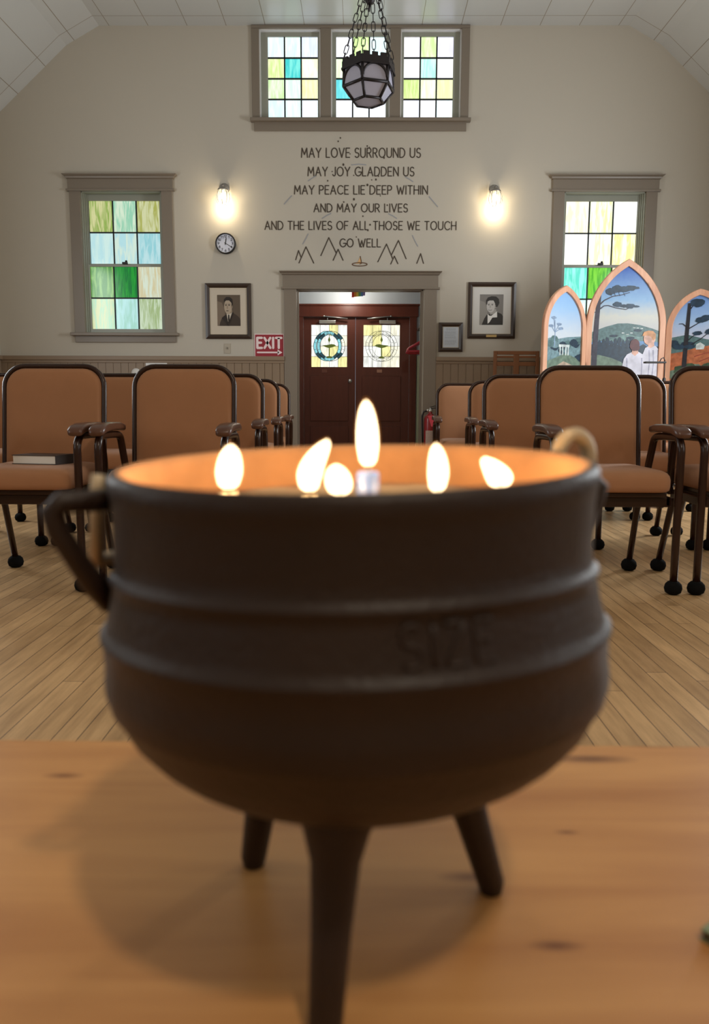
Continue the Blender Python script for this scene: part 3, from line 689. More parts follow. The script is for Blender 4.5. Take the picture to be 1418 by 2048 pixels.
for u, v, r in ((583, 52, 4), (569, 74, 4), (756, 104, 4), (770, 112, 3), (864, 180, 5), (645, 155, 3), (602, 224, 6), (530, 268, 3), (669, 293, 3), (812, 320, 5), (785, 322, 3), (828, 298, 4), (501, 328, 4), (757, 355, 6), (840, 425, 3), (670, 447, 6), (605, 465, 4), (728, 556, 4), (774, 611, 5), (760, 648, 4), (686, 690, 3), (718, 753, 4), (885, 485, 4), (757, 130, 3)):
    x, z = cp(u, v); poly(mb, [(x + r * 0.0018 * cos(j * pi / 4), z + r * 0.0024 * sin(j * pi / 4)) for j in range(8)], YB - 0.005)
mb.build('spark_dots', INK, VT)

# ------------------------------------------------------------------ wall things
p, q = WP(509.5, 714), WP(568, 668)
EX = thing('exit_sign', 'red sign with white EXIT and arrow beside the doorway casing', 'sign', ((p.x + q.x) / 2, YB - 0.001, (p.z + q.z) / 2))
hx, hz_ = (q.x - p.x) / 2, (q.z - p.z) / 2
mb = MB(); mb.box((-hx, -0.006, -hz_), (hx, 0, hz_), 0.001); mb.mi = 1; mb.box((-hx + 0.008, -0.007, -hz_ + 0.008), (hx - 0.008, -0.0055, hz_ - 0.008))
SIGNR = mat('sign_red', lin((150, 38, 52)), 0.4); SIGNW = mat('sign_white', lin((235, 215, 215)), 0.5)
mb.build('board', [SIGNW, SIGNR], EX)
wall_text('lettering', 'EXIT', -hx + 0.033, hx - 0.03, -0.028, hz_ - 0.045, 0.027, -0.008, SIGNW, EX, 0.3)
mb = MB(); ribbon(mb, [(-hx + 0.035, -hz_ + 0.052), (hx - 0.06, -hz_ + 0.052)], 0.018, -0.008); poly(mb, [(hx - 0.075, -hz_ + 0.085), (hx - 0.02, -hz_ + 0.052), (hx - 0.075, -hz_ + 0.019)], -0.008); mb.build('arrow', SIGNW, EX)

# clock
p = WP(452, 488); CR = 0.116
CK = thing('wall_clock', 'round black-rimmed wall clock reading twenty past twelve under a wall lamp', 'clock', (p.x, YB, p.z))
mb = MB(); mb.lathe([(CR - 0.002, 0), (CR, -0.04), (CR - 0.006, -0.05), (CR - 0.014, -0.046), (CR - 0.016, -0.036)], 48, (0, 0, 0), 'Y'); mb.build('rim', BLACKM, CK)
mb = MB(); mb.lathe([(0, -0.036), (CR - 0.012, -0.036)], 48, (0, 0, 0), 'Y'); mb.lathe([(0, -0.002), (CR - 0.003, -0.002)], 48, (0, 0, 0), 'Y'); mb.build('face', mat('clock_face', lin((205, 208, 222)), 0.5), CK)
mb = MB()
for i in range(1, 13):
    a = pi / 2 - i * pi / 6; x, z = 0.078 * cos(a), 0.078 * sin(a); tx = str(i); hw = 0.008 if len(tx) == 1 else 0.014
    for st in layout(tx, x - hw * (0.4 if tx == '1' else 1), x + hw * (0.4 if tx == '1' else 1), z - 0.012, z + 0.012, 0.25): ribbon(mb, st, 0.0045, -0.0375)
mb.build('numerals', BLACKM, CK)
for nm, ang, ln, wd in (('hour_hand', 80, 0.055, 0.009), ('minute_hand', -30, 0.088, 0.006)):
    mb = MB(); a = R(ang); ribbon(mb, [(-0.012 * cos(a), -0.012 * sin(a)), (ln * cos(a), ln * sin(a))], wd, -0.040); mb.build(nm, BLACKM, CK)

# framed portraits and the small framed document
def framed(name, label, cat, x0, x1, y0, y1, fw, mat_in, photo, plate=False):
    """photo: (px0, px1, py0, py1) of the picture inside the mat"""
    ym = (y0 + y1) / 2
    X0, X1, Z0, Z1 = WP(x0, ym).x, WP(x1, ym).x, WP(722, y1).z, WP(722, y0).z
    dz = (WP((x0 + x1) / 2, ym).z - WP(722, ym).z); Z0 += dz; Z1 += dz
    cx, cz = (X0 + X1) / 2, (Z0 + Z1) / 2; hx, hz = (X1 - X0) / 2, (Z1 - Z0) / 2
    t = thing(name, label, cat, (cx, YB - 0.001, cz))
    mb = MB(); o = [(-hx, -hz), (hx, -hz), (hx, hz), (-hx, hz)]; i = [(s * (hx - fw), r * (hz - fw)) for s, r in ((-1, -1), (1, -1), (1, 1), (-1, 1))]
    mid = [(s * (hx - fw * 0.5), r * (hz - fw * 0.5)) for s, r in ((-1, -1), (1, -1), (1, 1), (-1, 1))]
    mb.loops([[(a, 0, b) for a, b in o], [(a, -0.024, b) for a, b in o], [(a, -0.03, b) for a, b in mid], [(a, -0.018, b) for a, b in i], [(a, -0.008, b) for a, b in i]], cap=False, smooth=False)
    mb.build('picture_frame', DARKW, t)
    mb = MB(); mb.box((-hx + fw * 0.6, -0.009, -hz + fw * 0.6), (hx - fw * 0.6, -0.002, hz - fw * 0.6)); mb.build('mat_board', mat_in, t)
    mb = MB(); ribbon(mb, i, 0.008, -0.0125, True); mb.build('inner_fillet', mat('fillet', lin((210, 195, 165)), 0.4), t)
    if plate:
        mb = MB(); mb.box((-0.06, -0.034, -hz + 0.012), (0.06, -0.028, -hz + 0.04), 0.002); mb.build('caption_plate', BRASS, t)
    fx = lambda u: WP(u, ym).x - cx; fz = lambda v: WP((x0 + x1) / 2, v).z - cz
    return t, [fx(photo[0]), fx(photo[1]), fz(photo[3]), fz(photo[2])]
MATB = mat('mat_board_warm', lin((200, 188, 170)), 0.8); MATC = mat('mat_board_cool', lin((205, 202, 196)), 0.8)
def tones(base):
    return [mat(base + '_tone_%d' % i, lin(c), 0.35) for i, c in enumerate({'sepia': [(92, 78, 64), (58, 46, 38), (175, 158, 138), (36, 28, 24), (205, 195, 180), (120, 104, 88), (150, 132, 112)],
            'silver': [(120, 116, 112), (80, 76, 74), (188, 184, 180), (36, 34, 34), (226, 224, 220), (140, 136, 130), (160, 156, 150)]}[base])]
def portrait(t, r, tn, woman):
    x0, x1, z0, z1 = r; W, H = x1 - x0, z1 - z0
    P = lambda u, v: (x0 + u * W, z0 + v * H)
    mb = MB(); lay = [0.0095]
    def sh(pts, mi):
        mb.mi = mi; lay[0] += 0.0004; poly(mb, [P(*q) for q in pts], -lay[0])
    ell = lambda cx, cy, rx, ry, a0=0, a1=360, n=20: [(cx + rx * cos(R(a0 + (a1 - a0) * i / n)), cy + ry * sin(R(a0 + (a1 - a0) * i / n))) for i in range(n + (a1 - a0 < 360))]
    sh([(0, 0), (1, 0), (1, 1), (0, 1)], 0)
    sh([(0, 0.0), (0.3, 0.0), (0.34, 0.5), (0.2, 0.75), (0, 0.8)], 5)
    if not woman:
        sh([(0.08, 0), (0.12, 0.12), (0.2, 0.26), (0.36, 0.36), (0.5, 0.4), (0.68, 0.42), (0.82, 0.36), (0.94, 0.28), (1, 0.2), (1, 0)], 1)
        sh([(0.42, 0.30), (0.66, 0.36), (0.64, 0.52), (0.4, 0.5)], 6)
        sh([(0.40, 0.40), (0.47, 0.37), (0.62, 0.42), (0.66, 0.47), (0.54, 0.22), (0.46, 0.14), (0.43, 0.26)], 4)
        sh([(0.465, 0.36), (0.52, 0.36), (0.535, 0.2), (0.49, 0.1), (0.455, 0.2)], 3)
        sh(ell(0.47, 0.62, 0.17, 0.24), 2); sh(ell(0.63, 0.62, 0.035, 0.06), 6)
        sh([(0.29, 0.76), (0.3, 0.86), (0.4, 0.93), (0.55, 0.93), (0.66, 0.86), (0.68, 0.7), (0.63, 0.62), (0.62, 0.74), (0.52, 0.82), (0.4, 0.82)], 3)
        for ex in (0.38, 0.52): sh(ell(ex, 0.665, 0.035, 0.014), 3); sh([(ex - 0.05, 0.70), (ex + 0.05, 0.705), (ex + 0.045, 0.69), (ex - 0.045, 0.688)], 1)
        sh([(0.435, 0.66), (0.455, 0.66), (0.465, 0.56), (0.415, 0.55)], 6); sh(ell(0.44, 0.485, 0.06, 0.012), 1)
        sh([(0.2, 0.26), (0.36, 0.36), (0.44, 0.12), (0.5, 0.0), (0.46, 0)], 3); sh([(0.7, 0.42), (0.66, 0.46), (0.5, 0.1), (0.52, 0.06)], 3)
    else:
        sh([(0.1, 0), (0.2, 0.2), (0.3, 0.33), (0.5, 0.38), (0.75, 0.42), (0.93, 0.36), (1, 0.28), (1, 0)], 3)
        sh([(0.45, 0.33), (0.72, 0.38), (0.7, 0.52), (0.42, 0.5)], 6)
        sh([(0.34, 0.36), (0.42, 0.30), (0.5, 0.3), (0.7, 0.42), (0.74, 0.45), (0.75, 0.25), (0.55, 0.24), (0.42, 0.08), (0.35, 0.04)], 4)
        sh(ell(0.47, 0.62, 0.18, 0.22), 2); sh(ell(0.67, 0.6, 0.035, 0.055), 6)
        sh([(0.28, 0.68), (0.26, 0.8), (0.34, 0.9), (0.5, 0.94), (0.68, 0.93), (0.8, 0.85), (0.83, 0.72), (0.76, 0.6), (0.68, 0.58), (0.66, 0.7), (0.58, 0.8), (0.42, 0.8), (0.33, 0.77), (0.31, 0.66)], 3)
        for ex in (0.38, 0.53): sh(ell(ex, 0.655, 0.035, 0.013), 3); sh([(ex - 0.05, 0.69), (ex + 0.05, 0.695), (ex + 0.045, 0.682), (ex - 0.045, 0.68)], 1)
        sh([(0.435, 0.65), (0.455, 0.65), (0.465, 0.565), (0.41, 0.555)], 6); sh(ell(0.44, 0.49, 0.075, 0.014), 3); sh(ell(0.44, 0.495, 0.05, 0.006), 4)
    mb.build('photograph', tn, t, fix=False)
t, r = framed('framed_portrait', 'dark framed sepia portrait of a man in suit and tie below the clock', 'picture', 411.5, 503, 567, 678, 0.05, MATB, (435, 481, 590, 652)); portrait(t, r, tones('sepia'), False)
t, r = framed('framed_portrait', 'dark framed grey portrait of a short-haired person in white collar, brass plate below', 'picture', 935.5, 1030.5, 565, 677, 0.05, MATC, (959, 1006, 589, 650), True); portrait(t, r, tones('silver'), True)
t, r = framed('framed_document', 'small dark framed white document on the wall beside the doorway', 'picture', 877, 925, 645.5, 703.5, 0.045, MATC, (886, 917, 654, 695))
mb = MB(); mb.box((r[0], -0.0105, r[2]), (r[1], -0.009, r[3])); mb.build('paper', mat('document_paper', lin((196, 204, 214)), 0.7), t)
mb = MB(); z = r[3] - 0.022; i = 0
while z > r[2] + 0.02:
    a = r[0] + 0.02; b = r[1] - 0.02 - 0.03 * random.random()
    if i < 2: a, b = r[0] + 0.035, r[1] - 0.035
    x = a
    while x < b:
        e = min(b, x + 0.008 + 0.014 * random.random()); ribbon(mb, [(x, z), (e, z)], 0.0028, -0.0112); x = e + 0.005
    z -= 0.0125 if i not in (1, 8, 13) else 0.02; i += 1
mb.build('printed_lines', mat('faint_ink', lin((128, 134, 142)), 0.7), t)

# wall lamps
GLOW = bpy.data.materials.new('lamp_glass'); GLOW.use_nodes = True; nt = GLOW.node_tree; nt.nodes.clear()
o_ = nt.nodes.new('ShaderNodeOutputMaterial'); mx_ = nt.nodes.new('ShaderNodeMixShader'); tr_ = nt.nodes.new('ShaderNodeBsdfTransparent'); em_ = nt.nodes.new('ShaderNodeEmission')
em_.inputs[0].default_value = (1, 0.86, 0.6, 1); em_.inputs[1].default_value = 1.6; mx_.inputs[0].default_value = 0.3
nt.links.new(tr_.outputs[0], mx_.inputs[1]); nt.links.new(em_.outputs[0], mx_.inputs[2]); nt.links.new(mx_.outputs[0], o_.inputs[0])
BULB = mat('bulb', (1, 0.9, 0.7), 0.4, emit=(1, 0.84, 0.55), es=14)
PEWTER = mat('pewter', (0.33, 0.31, 0.29), 0.4, metal=0.7)
def sconce(px, py, label):
    p = WP(px, py); yq = -0.10
    t = thing('wall_lamp', label, 'lamp', (p.x, YB, p.z), 0, 'lit wall lamps beside the verse')
    mb = MB(); mb.lathe([(0, -0.016), (0.05, -0.016), (0.058, -0.008), (0.058, 0)], 24, (0, 0, 0.11), 'Y'); mb.build('wall_plate', PEWTER, t)
    mb = MB(); mb.tube([(0, -0.01, 0.11), (0, -0.06, 0.135), (0, yq, 0.13), (0, yq, 0.10)], 0.008, 8); mb.build('arm', PEWTER, t)
    mb = MB(); mb.lathe([(0.0, 0.108), (0.02, 0.106), (0.036, 0.094), (0.056, 0.082), (0.06, 0.066), (0.055, 0.066), (0.03, 0.085), (0, 0.09)], 24, (0, yq, 0)); mb.build('cap', PEWTER, t)
    rings = []
    for z, rr, sc in ((0.072, 0.05, 0.0), (0.04, 0.064, 0.06), (0.0, 0.07, 0.08), (-0.04, 0.066, 0.10), (-0.07, 0.052, 0.08), (-0.092, 0.036, 0.05)):
        rings.append([(rr * (1 + sc * cos(8 * a)) * cos(a), yq + rr * (1 + sc * cos(8 * a)) * sin(a), z) for a in [2 * pi * i / 48 for i in range(48)]])
    mb = MB(); mb.loops(rings, cap=False); mb.build('glass_shade', GLOW, t)
    mb = MB()
    for i in range(8):
        a = 2 * pi * i / 8; mb.tube([(rr * cos(a), yq + rr * sin(a), z) for z, rr in ((0.07, 0.052), (0.03, 0.07), (-0.02, 0.076), (-0.06, 0.064), (-0.092, 0.038))], 0.0034, 6)
    mb.tube([(0.038 * cos(2 * pi * i / 24), yq + 0.038 * sin(2 * pi * i / 24), -0.092) for i in range(24)], 0.0025, 6, closed=True); mb.build('cage', PEWTER, t)
    mb = MB(); mb.lathe([(0.0, 0.07), (0.012, 0.06), (0.016, 0.04), (0.027, 0.01), (0.024, -0.015), (0, -0.03)], 20, (0, yq, 0)); mb.build('bulb', BULB, t)
    l = point('wall_lamp_light', (p.x, YB + yq, p.z - 0.075), 7.5, (1.0, 0.82, 0.54), 0.028); l.location = (0, yq, -0.075); l.parent = t
sconce(449, 398, 'lit glass wall lamp with warm glow above the clock'); sconce(988, 401, 'lit glass wall lamp with warm glow above the brass-plated portrait')

p = WP(455, 697); t = thing('light_switch', 'small wall-coloured switch plate below the framed man\'s portrait', 'switch', (p.x, YB, p.z))
mb = MB(); mb.box((-0.036, -0.007, -0.057), (0.036, 0, 0.057), 0.003); mb.build('plate', mat('switch_plate', lin((172, 162, 146)), 0.4), t)
mb = MB(); mb.box((-0.006, -0.018, -0.008), (0.006, -0.006, 0.014), 0.002); mb.build('toggle', mat('switch_toggle', lin((120, 112, 100)), 0.4), t)
yw = YB - 0.021; p, q = atY(292, 745, yw), atY(334, 724.5, yw)
t = thing('notice_sheet', 'white paper notice on the wainscot behind the chair beside the book', 'paper', ((p.x + q.x) / 2, yw, (p.z + q.z) / 2)); mb = MB()
mb.box((-(q.x - p.x) / 2, -0.003, -0.09), ((q.x - p.x) / 2, 0, (q.z - p.z) / 2)); mb.build('sheet', WHITE, t)
mb = MB()
for i in range(6): ribbon(mb, [(-0.09, 0.035 - i * 0.02), (0.09 - 0.03 * (i % 3), 0.035 - i * 0.02)], 0.003, -0.0034)
mb.build('printed_lines', mat('faint_ink', lin((128, 134, 142)), 0.7), t)
p = atY(272, 746, yw); t = thing('wall_plate', 'round white cover plate low on the wainscot left of the notice', 'plate', (p.x, yw, p.z))
mb = MB(); mb.lathe([(0, -0.02), (0.035, -0.018), (0.052, -0.008), (0.055, 0)], 28, (0, 0, 0), 'Y'); mb.build('disc', mat('plate_white', lin((215, 212, 208)), 0.45), t)
mb = MB(); mb.lathe([(0, -0.022), (0.008, -0.022), (0.008, -0.018)], 10, (0, 0, 0), 'Y'); mb.build('screw', STEEL, t)

# fire extinguisher on the casing
p = WP(858, 873); t = thing('fire_extinguisher', 'red fire extinguisher with pink tag hanging by the doorway casing', 'extinguisher', (p.x, YB - 0.12, p.z))
EXR = mat('extinguisher_red', lin((140, 22, 26)), 0.3)
mb = MB(); mb.lathe([(0, -0.22), (0.066, -0.215), (0.07, -0.2), (0.07, 0.2), (0.062, 0.235), (0.035, 0.258), (0.022, 0.27), (0.022, 0.29)], 28); mb.build('cylinder', EXR, t)
mb = MB(); mb.lathe([(0.02, 0.285), (0.026, 0.29), (0.026, 0.315), (0.012, 0.32), (0.012, 0.335), (0, 0.335)], 18); mb.sphere((-0.03, -0.01, 0.305), 0.016); mb.build('valve', STEEL, t)
mb = MB(); mb.tube([(0, 0, 0.322), (0.05, -0.01, 0.332), (0.11, -0.01, 0.322)], 0.008, 8, sq=0.6); mb.tube([(0, 0, 0.34), (0.05, -0.01, 0.355), (0.1, -0.01, 0.352)], 0.007, 8, sq=0.6); mb.build('handle', BLACKM, t)
mb = MB(); mb.tube([(-0.03, 0, 0.3), (-0.075, 0, 0.29), (-0.092, 0, 0.24), (-0.088, 0, 0.05), (-0.084, 0, -0.1)], 0.011, 10); mb.build('hose', BLACKM, t)
mb = MB()
def cyl_patch(mb, r, a0, a1, z0, z1, n=8):
    for i in range(n):
        b0, b1 = R(a0 + (a1 - a0) * i / n), R(a0 + (a1 - a0) * (i + 1) / n)
        mb.face([(r * cos(b0), r * sin(b0), z0), (r * cos(b1), r * sin(b1), z0), (r * cos(b1), r * sin(b1), z1), (r * cos(b0), r * sin(b0), z1)])
cyl_patch(mb, 0.0706, -140, -45, -0.15, 0.075); mb.build('label_wrap', mat('extinguisher_label', lin((170, 150, 140)), 0.6, var=0.3, vscale=90), t)
mb = MB(); mb.prism([(-0.035, -0.078, 0.245), (0.05, -0.078, 0.245), (0.04, -0.079, 0.12), (0.008, -0.079, 0.12)], (0, 0.001, 0)); mb.build('tag', mat('pink_tag', lin((225, 75, 95)), 0.6), t)
mb = MB(); mb.box((-0.02, 0.06, 0.1), (0.02, 0.119, 0.2), 0.003); mb.build('bracket', BLACKM, t)

# ------------------------------------------------------------------ pendant lantern
LY = 5.8; lc = atY(737, 172, LY); la = 14
def hexv(r, z, a0=la): return [Vector((r * sin(R(a0 * -1 + 60 * i)), -r * cos(R(-a0 + 60 * i)), z)) for i in range(6)]
zc_ = atY(737, 178, LY).z
LN = thing('pendant_lantern', 'black iron hexagonal lantern with frosted panes hanging from chains', 'lamp', (lc.x, LY, zc_))
LIRON = mat('lantern_iron', (0.025, 0.021, 0.024), 0.5, metal=0.5)
FROST = mat('frosted_glass', lin((166, 166, 184)), 0.5, var=0.06, vscale=20)
rT, rM, rB = 0.175, 0.18, 0.108; zT, zM, zB = 0.125, 0.0, -0.085
top, midr, bot = hexv(rT, zT), hexv(rM, zM), hexv(rB, zB)
mb = MB()
for i in range(6):
    j = (i + 1) % 6
    mb.face([midr[i], midr[j], top[j], top[i]]); mb.face([bot[i], bot[j], midr[j], midr[i]])
mb.face(bot); mb.build('panes', FROST, LN)
mb = MB()
for i in range(6):
    j = (i + 1) % 6
    mb.tube([top[i], midr[i]], 0.0105, 6); mb.tube([midr[i], midr[j]], 0.0115, 6); mb.tube([midr[i], bot[i]], 0.0105, 6); mb.tube([bot[i], bot[j]], 0.010, 6)
    pts = []
    for k in range(15):
        a = pi * k / 14; u = 0.5 - 0.47 * cos(a); v = 0.22 + 0.68 * sin(a)
        p = (midr[i] * (1 - u) + midr[j] * u) * (1 - v) + (top[i] * (1 - u) + top[j] * u) * v
        nrm = Vector((p.x, p.y, 0)).normalized(); pts.append(p + nrm * 0.003)
    mb.tube(pts, 0.0085, 6)
mb.build('cage', LIRON, LN)
mb = MB(); ro, ri = 0.192, 0.178
o0, o1, i0, i1 = hexv(ro, zT - 0.012), hexv(ro, zT + 0.032), hexv(ri, zT - 0.012), hexv(ri, zT + 0.032)
mb.loops([i0, o0, o1, i1], cap=False, smooth=False)
h0 = hexv(ro + 0.006, zT - 0.02); h1 = hexv(ro + 0.006, zT - 0.008); mb.loops([hexv(ri - 0.004, zT - 0.02), h0, h1, hexv(ri - 0.004, zT - 0.008)], cap=False, smooth=False)
for i in range(6):
    j = (i + 1) % 6
    for k in range(3):
        u0, u1 = (k + 0.12) / 3, (k + 0.78) / 3
        q = [o1[i].lerp(o1[j], u0), o1[i].lerp(o1[j], u1)]
        r_ = [i1[i].lerp(i1[j], u0), i1[i].lerp(i1[j], u1)]
        up = Vector((0, 0, 0.022)); mb.loops([[q[0], q[1], r_[1], r_[0]], [q[0] + up, q[1] + up, r_[1] + up, r_[0] + up]], smooth=False)
mb.build('crenellated_rim', LIRON, LN)
apex = Vector((0.015, 0, atY(741, -58, LY).z - zc_))
def link(mb, c, d, ln, wd, r, flip):
    d = d.normalized(); s = Vector((0, 1, 0)); s = (s - d * s.dot(d)).normalized(); t_ = d.cross(s)
    side = t_ if flip else s
    pts = []
    for i in range(14):
        a = 2 * pi * i / 14; pts.append(c + d * ((ln / 2 - wd / 2) * (1 if cos(a) > 0 else -1) * min(1, abs(cos(a)) * 3) + wd / 2 * cos(a)) + side * wd / 2 * sin(a))
    mb.tube(pts, r, 6, closed=True)
for i in range(6):
    a = hexv(ro - 0.007, zT + 0.034)[i]; b = apex + Vector((0.02 * sin(R(-la + 60 * i)), -0.02 * cos(R(-la + 60 * i)), -0.02)); d = b - a; nl = int(d.length / 0.053)
    mb = MB()
    for k in range(nl): link(mb, a + d * ((k + 0.5) / nl), d, d.length / nl + 0.008, 0.026, 0.0031, k % 2)
    mb.build('chain', LIRON, LN)
mb = MB(); mb.tube([apex + Vector((0.035 * cos(2 * pi * i / 20), 0.035 * sin(2 * pi * i / 20), -0.01)) for i in range(20)], 0.005, 6, closed=True)
zceil = z_top - zc_
mb.tube([apex, Vector((apex.x, 0, zceil))], 0.006, 8); mb.tube([apex + Vector((0.035, 0, -0.01)), apex + Vector((0, 0, 0.02)), apex + Vector((-0.035, 0, -0.01))], 0.004, 6); mb.lathe([(0.012, -0.08), (0.05, -0.03), (0.07, 0)], 20, (apex.x, 0, zceil)); mb.build('hanger_rod', LIRON, LN)
hb = atY(738, 4, LY).z - zc_
mb = MB(); mb.tube([apex, Vector((0.006, 0, hb))], 0.003, 6); mb.lathe([(0, -0.02), (0.02, -0.012), (0.034, 0.005), (0.036, 0.03), (0.015, 0.05), (0, 0.05)], 18, (0.006, 0, hb)); mb.tube([(0.004, 0, hb - 0.015), (0.0, 0, hb - 0.06)], 0.008, 8); mb.build('lamp_socket', LIRON, LN)

# ------------------------------------------------------------------ chairs
def make_chair():
    t = thing('armchair', 'x', 'chair', (0, 0, 0), 0, 'tan padded armchairs set in rows')
    by = lambda z: 0.17 + (z - 0.47) * 0.125
    # back: padded panel in a bent tube frame
    hw, zt, zb = 0.246, 1.0145, 0.40
    path = [(-hw, zb)] + [(-hw, zb + (zt - 0.1 - zb) * i / 4) for i in range(1, 4)] + [(x, z) for x, z in arc(-hw + 0.1, zt - 0.1, 0.1, 180, 90, 8)] + [(x, z) for x, z in arc(hw - 0.1, zt - 0.1, 0.1, 90, 0, 8)] + [(hw, zb + (zt - 0.1 - zb) * i / 4) for i in range(3, 0, -1)] + [(hw, zb)]
    mb = MB(); mb.tube([(x, by(z), z) for x, z in path], 0.0125, 12); mb.build('back_frame', FRAME, t)
    hx, hz, zc = 0.2345, 0.262, 0.741
    def lay(ix, dy):
        kx, kz = (hx - ix) / hx, (hz - ix) / hz
        return [(x * kx, by(zc + z * kz) + dy, zc + z * kz) for x, z in rrect(hx, hz, 0.092, 7, 0.03)]
    mb = MB(); mb.loops([lay(0.06, 0.018), lay(0.01, 0.016), lay(0.0, 0.004), lay(0.0, -0.008), lay(0.006, -0.018), lay(0.022, -0.025), lay(0.06, -0.030), lay(0.13, -0.034), lay(0.2, -0.036)]); mb.build('backrest', FABRIC, t)
    # seat cushion
    def ly(ix, z, dy=0):
        return [(x * (0.243 - ix) / 0.243, -0.055 + y * (0.24 - ix) / 0.24 + dy, z) for x, y in rrect(0.243, 0.24, 0.05, 6, 0.06)]
    mb = MB(); mb.loops([ly(0.03, 0.455), ly(0.012, 0.456), ly(0.003, 0.463), ly(0.0, 0.48), ly(0.0, 0.508), ly(0.004, 0.525), ly(0.014, 0.539), ly(0.032, 0.548), ly(0.07, 0.554), ly(0.14, 0.556), ly(0.2, 0.556)]); mb.build('seat', FABRIC, t)
    mb = MB()
    for a, b in (((-0.255, -0.225, 0.385), (0.255, -0.19, 0.43)), ((-0.255, 0.1, 0.385), (0.255, 0.125, 0.43)), ((-0.262, -0.225, 0.39), (-0.235, 0.125, 0.43)), ((0.235, -0.225, 0.39), (0.262, 0.125, 0.43))): mb.box(a, b, 0.004)
    mb.box((-0.225, -0.26, 0.432), (0.225, 0.16, 0.4545), 0.005); mb.build('seat_frame', FRAME, t)
    for s in (-1, 1):
        x = s * 0.2755
        pth = [(x, -0.26, 0.045), (x, -0.26, 0.2), (x, -0.26, 0.4), (x, -0.26, 0.6)] + [(x, -0.20 + a, b) for a, b in arc(0, 0.632, 0.06, 180, 90, 6)] + [(x, -0.08, 0.692), (x, 0.0, 0.690)] + [(x, 0.02 + a, b) for a, b in arc(0, 0.632, 0.056, 90, 15, 5)] + [(x - s * 0.004, 0.105, 0.55), (x - s * 0.01, 0.125, 0.41)]
        mb = MB(); mb.tube(pth, 0.0172, 12); lg = mb.build('leg', FRAME, t)
        mb = MB(); mb.lathe([(0.0, 0.0), (0.02, 0.001), (0.034, 0.010), (0.039, 0.028), (0.035, 0.046), (0.024, 0.058), (0.017, 0.06), (0, 0.06)], 20, (x, -0.26, 0)); mb.build('foot', RUBBER, lg)
        xr = s * 0.252
        mb = MB(); mb.tube([(s * 0.24, 0.10, 0.42), (s * 0.244, 0.15, 0.33), (xr, 0.25, 0.045)], 0.0155, 12); lg = mb.build('leg', FRAME, t)
        mb = MB(); mb.lathe([(0.0, 0.0), (0.02, 0.001), (0.034, 0.010), (0.039, 0.028), (0.035, 0.046), (0.024, 0.058), (0.017, 0.06), (0, 0.06)], 20, (xr, 0.25, 0)); mb.build('foot', RUBBER, lg)
        rings = []
        for y, zt_, th, wd in ((-0.288, 0.716, 0.024, 0.026), (-0.278, 0.727, 0.036, 0.033), (-0.25, 0.739, 0.040, 0.036), (-0.2, 0.747, 0.040, 0.036), (-0.1, 0.749, 0.038, 0.034), (0.0, 0.747, 0.036, 0.032), (0.06, 0.738, 0.032, 0.028), (0.072, 0.73, 0.02, 0.02)):
            rings.append([(x + px_ * wd / 0.5, y, zt_ - th / 2 + pz_ * th) for px_, pz_ in rrect(0.5, 0.5, 0.3, 4)])
        mb = MB(); mb.loops(rings); mb.build('armrest', ARMW, t)
    return t
proto = make_chair()
ORD = ['front', 'second', 'third', 'back']
seat_name = {0: 'aisle-end', 1: 'second-from-aisle', 2: 'third-from-aisle'}
rows = [(0, 'clock', 3.66, (-0.8725, -1.515)), (1, 'clock', 4.79, (-0.874, -1.517, -2.16)), (2, 'clock', 5.76, (-0.874, -1.517, -2.16)), (3, 'clock', 6.95, (-0.906, -1.55, -2.19)),
        (0, 'painting', 3.66, (1.1125, 1.765)), (1, 'painting', 4.76, (1.021, 1.66, 2.3)), (2, 'painting', 5.95, (1.09, 1.735, 2.38)), (3, 'painting', 6.66, (0.904, 1.55, 2.19))]
first = True; BOOKCHAIR = None
for r, side, y, xs in rows:
    for k, x in enumerate(xs):
        c = proto if first else copy_tree(proto); first = False
        c.location = (x, y, 0); c.rotation_euler = (0, 0, R(random.uniform(-0.8, 0.8)) if r else 0)
        c['label'] = '%s tan padded armchair of the %s row on the %s side of the hall' % (seat_name[k], ORD[r], side)
        if r == 0 and side == 'clock' and k == 1: c['label'] = 'tan padded armchair in the front row with a book lying on its seat'

# book on the seat
t = thing('book', 'thick closed book with white page edges lying on a front row armchair seat', 'book', (-1.475, 3.61, 0.5565), R(-12))
bw, bd, bh = 0.225, 0.15, 0.042
mb = MB(); mb.box((-bw / 2 + 0.004, -bd / 2 + 0.004, 0.003), (bw / 2 - 0.004, bd / 2 - 0.004, bh - 0.003)); mb.build('pages', mat('book_pages', lin((240, 238, 232)), 0.7), t)
mb = MB(); mb.box((-bw / 2, -bd / 2, 0), (bw / 2, bd / 2, 0.003)); mb.box((-bw / 2, -bd / 2, bh - 0.003), (bw / 2, bd / 2, bh)); mb.box((bw / 2 - 0.003, -bd / 2, 0.003), (bw / 2, bd / 2, bh - 0.003)); mb.build('cover', mat('book_cover', lin((52, 44, 40)), 0.45), t)

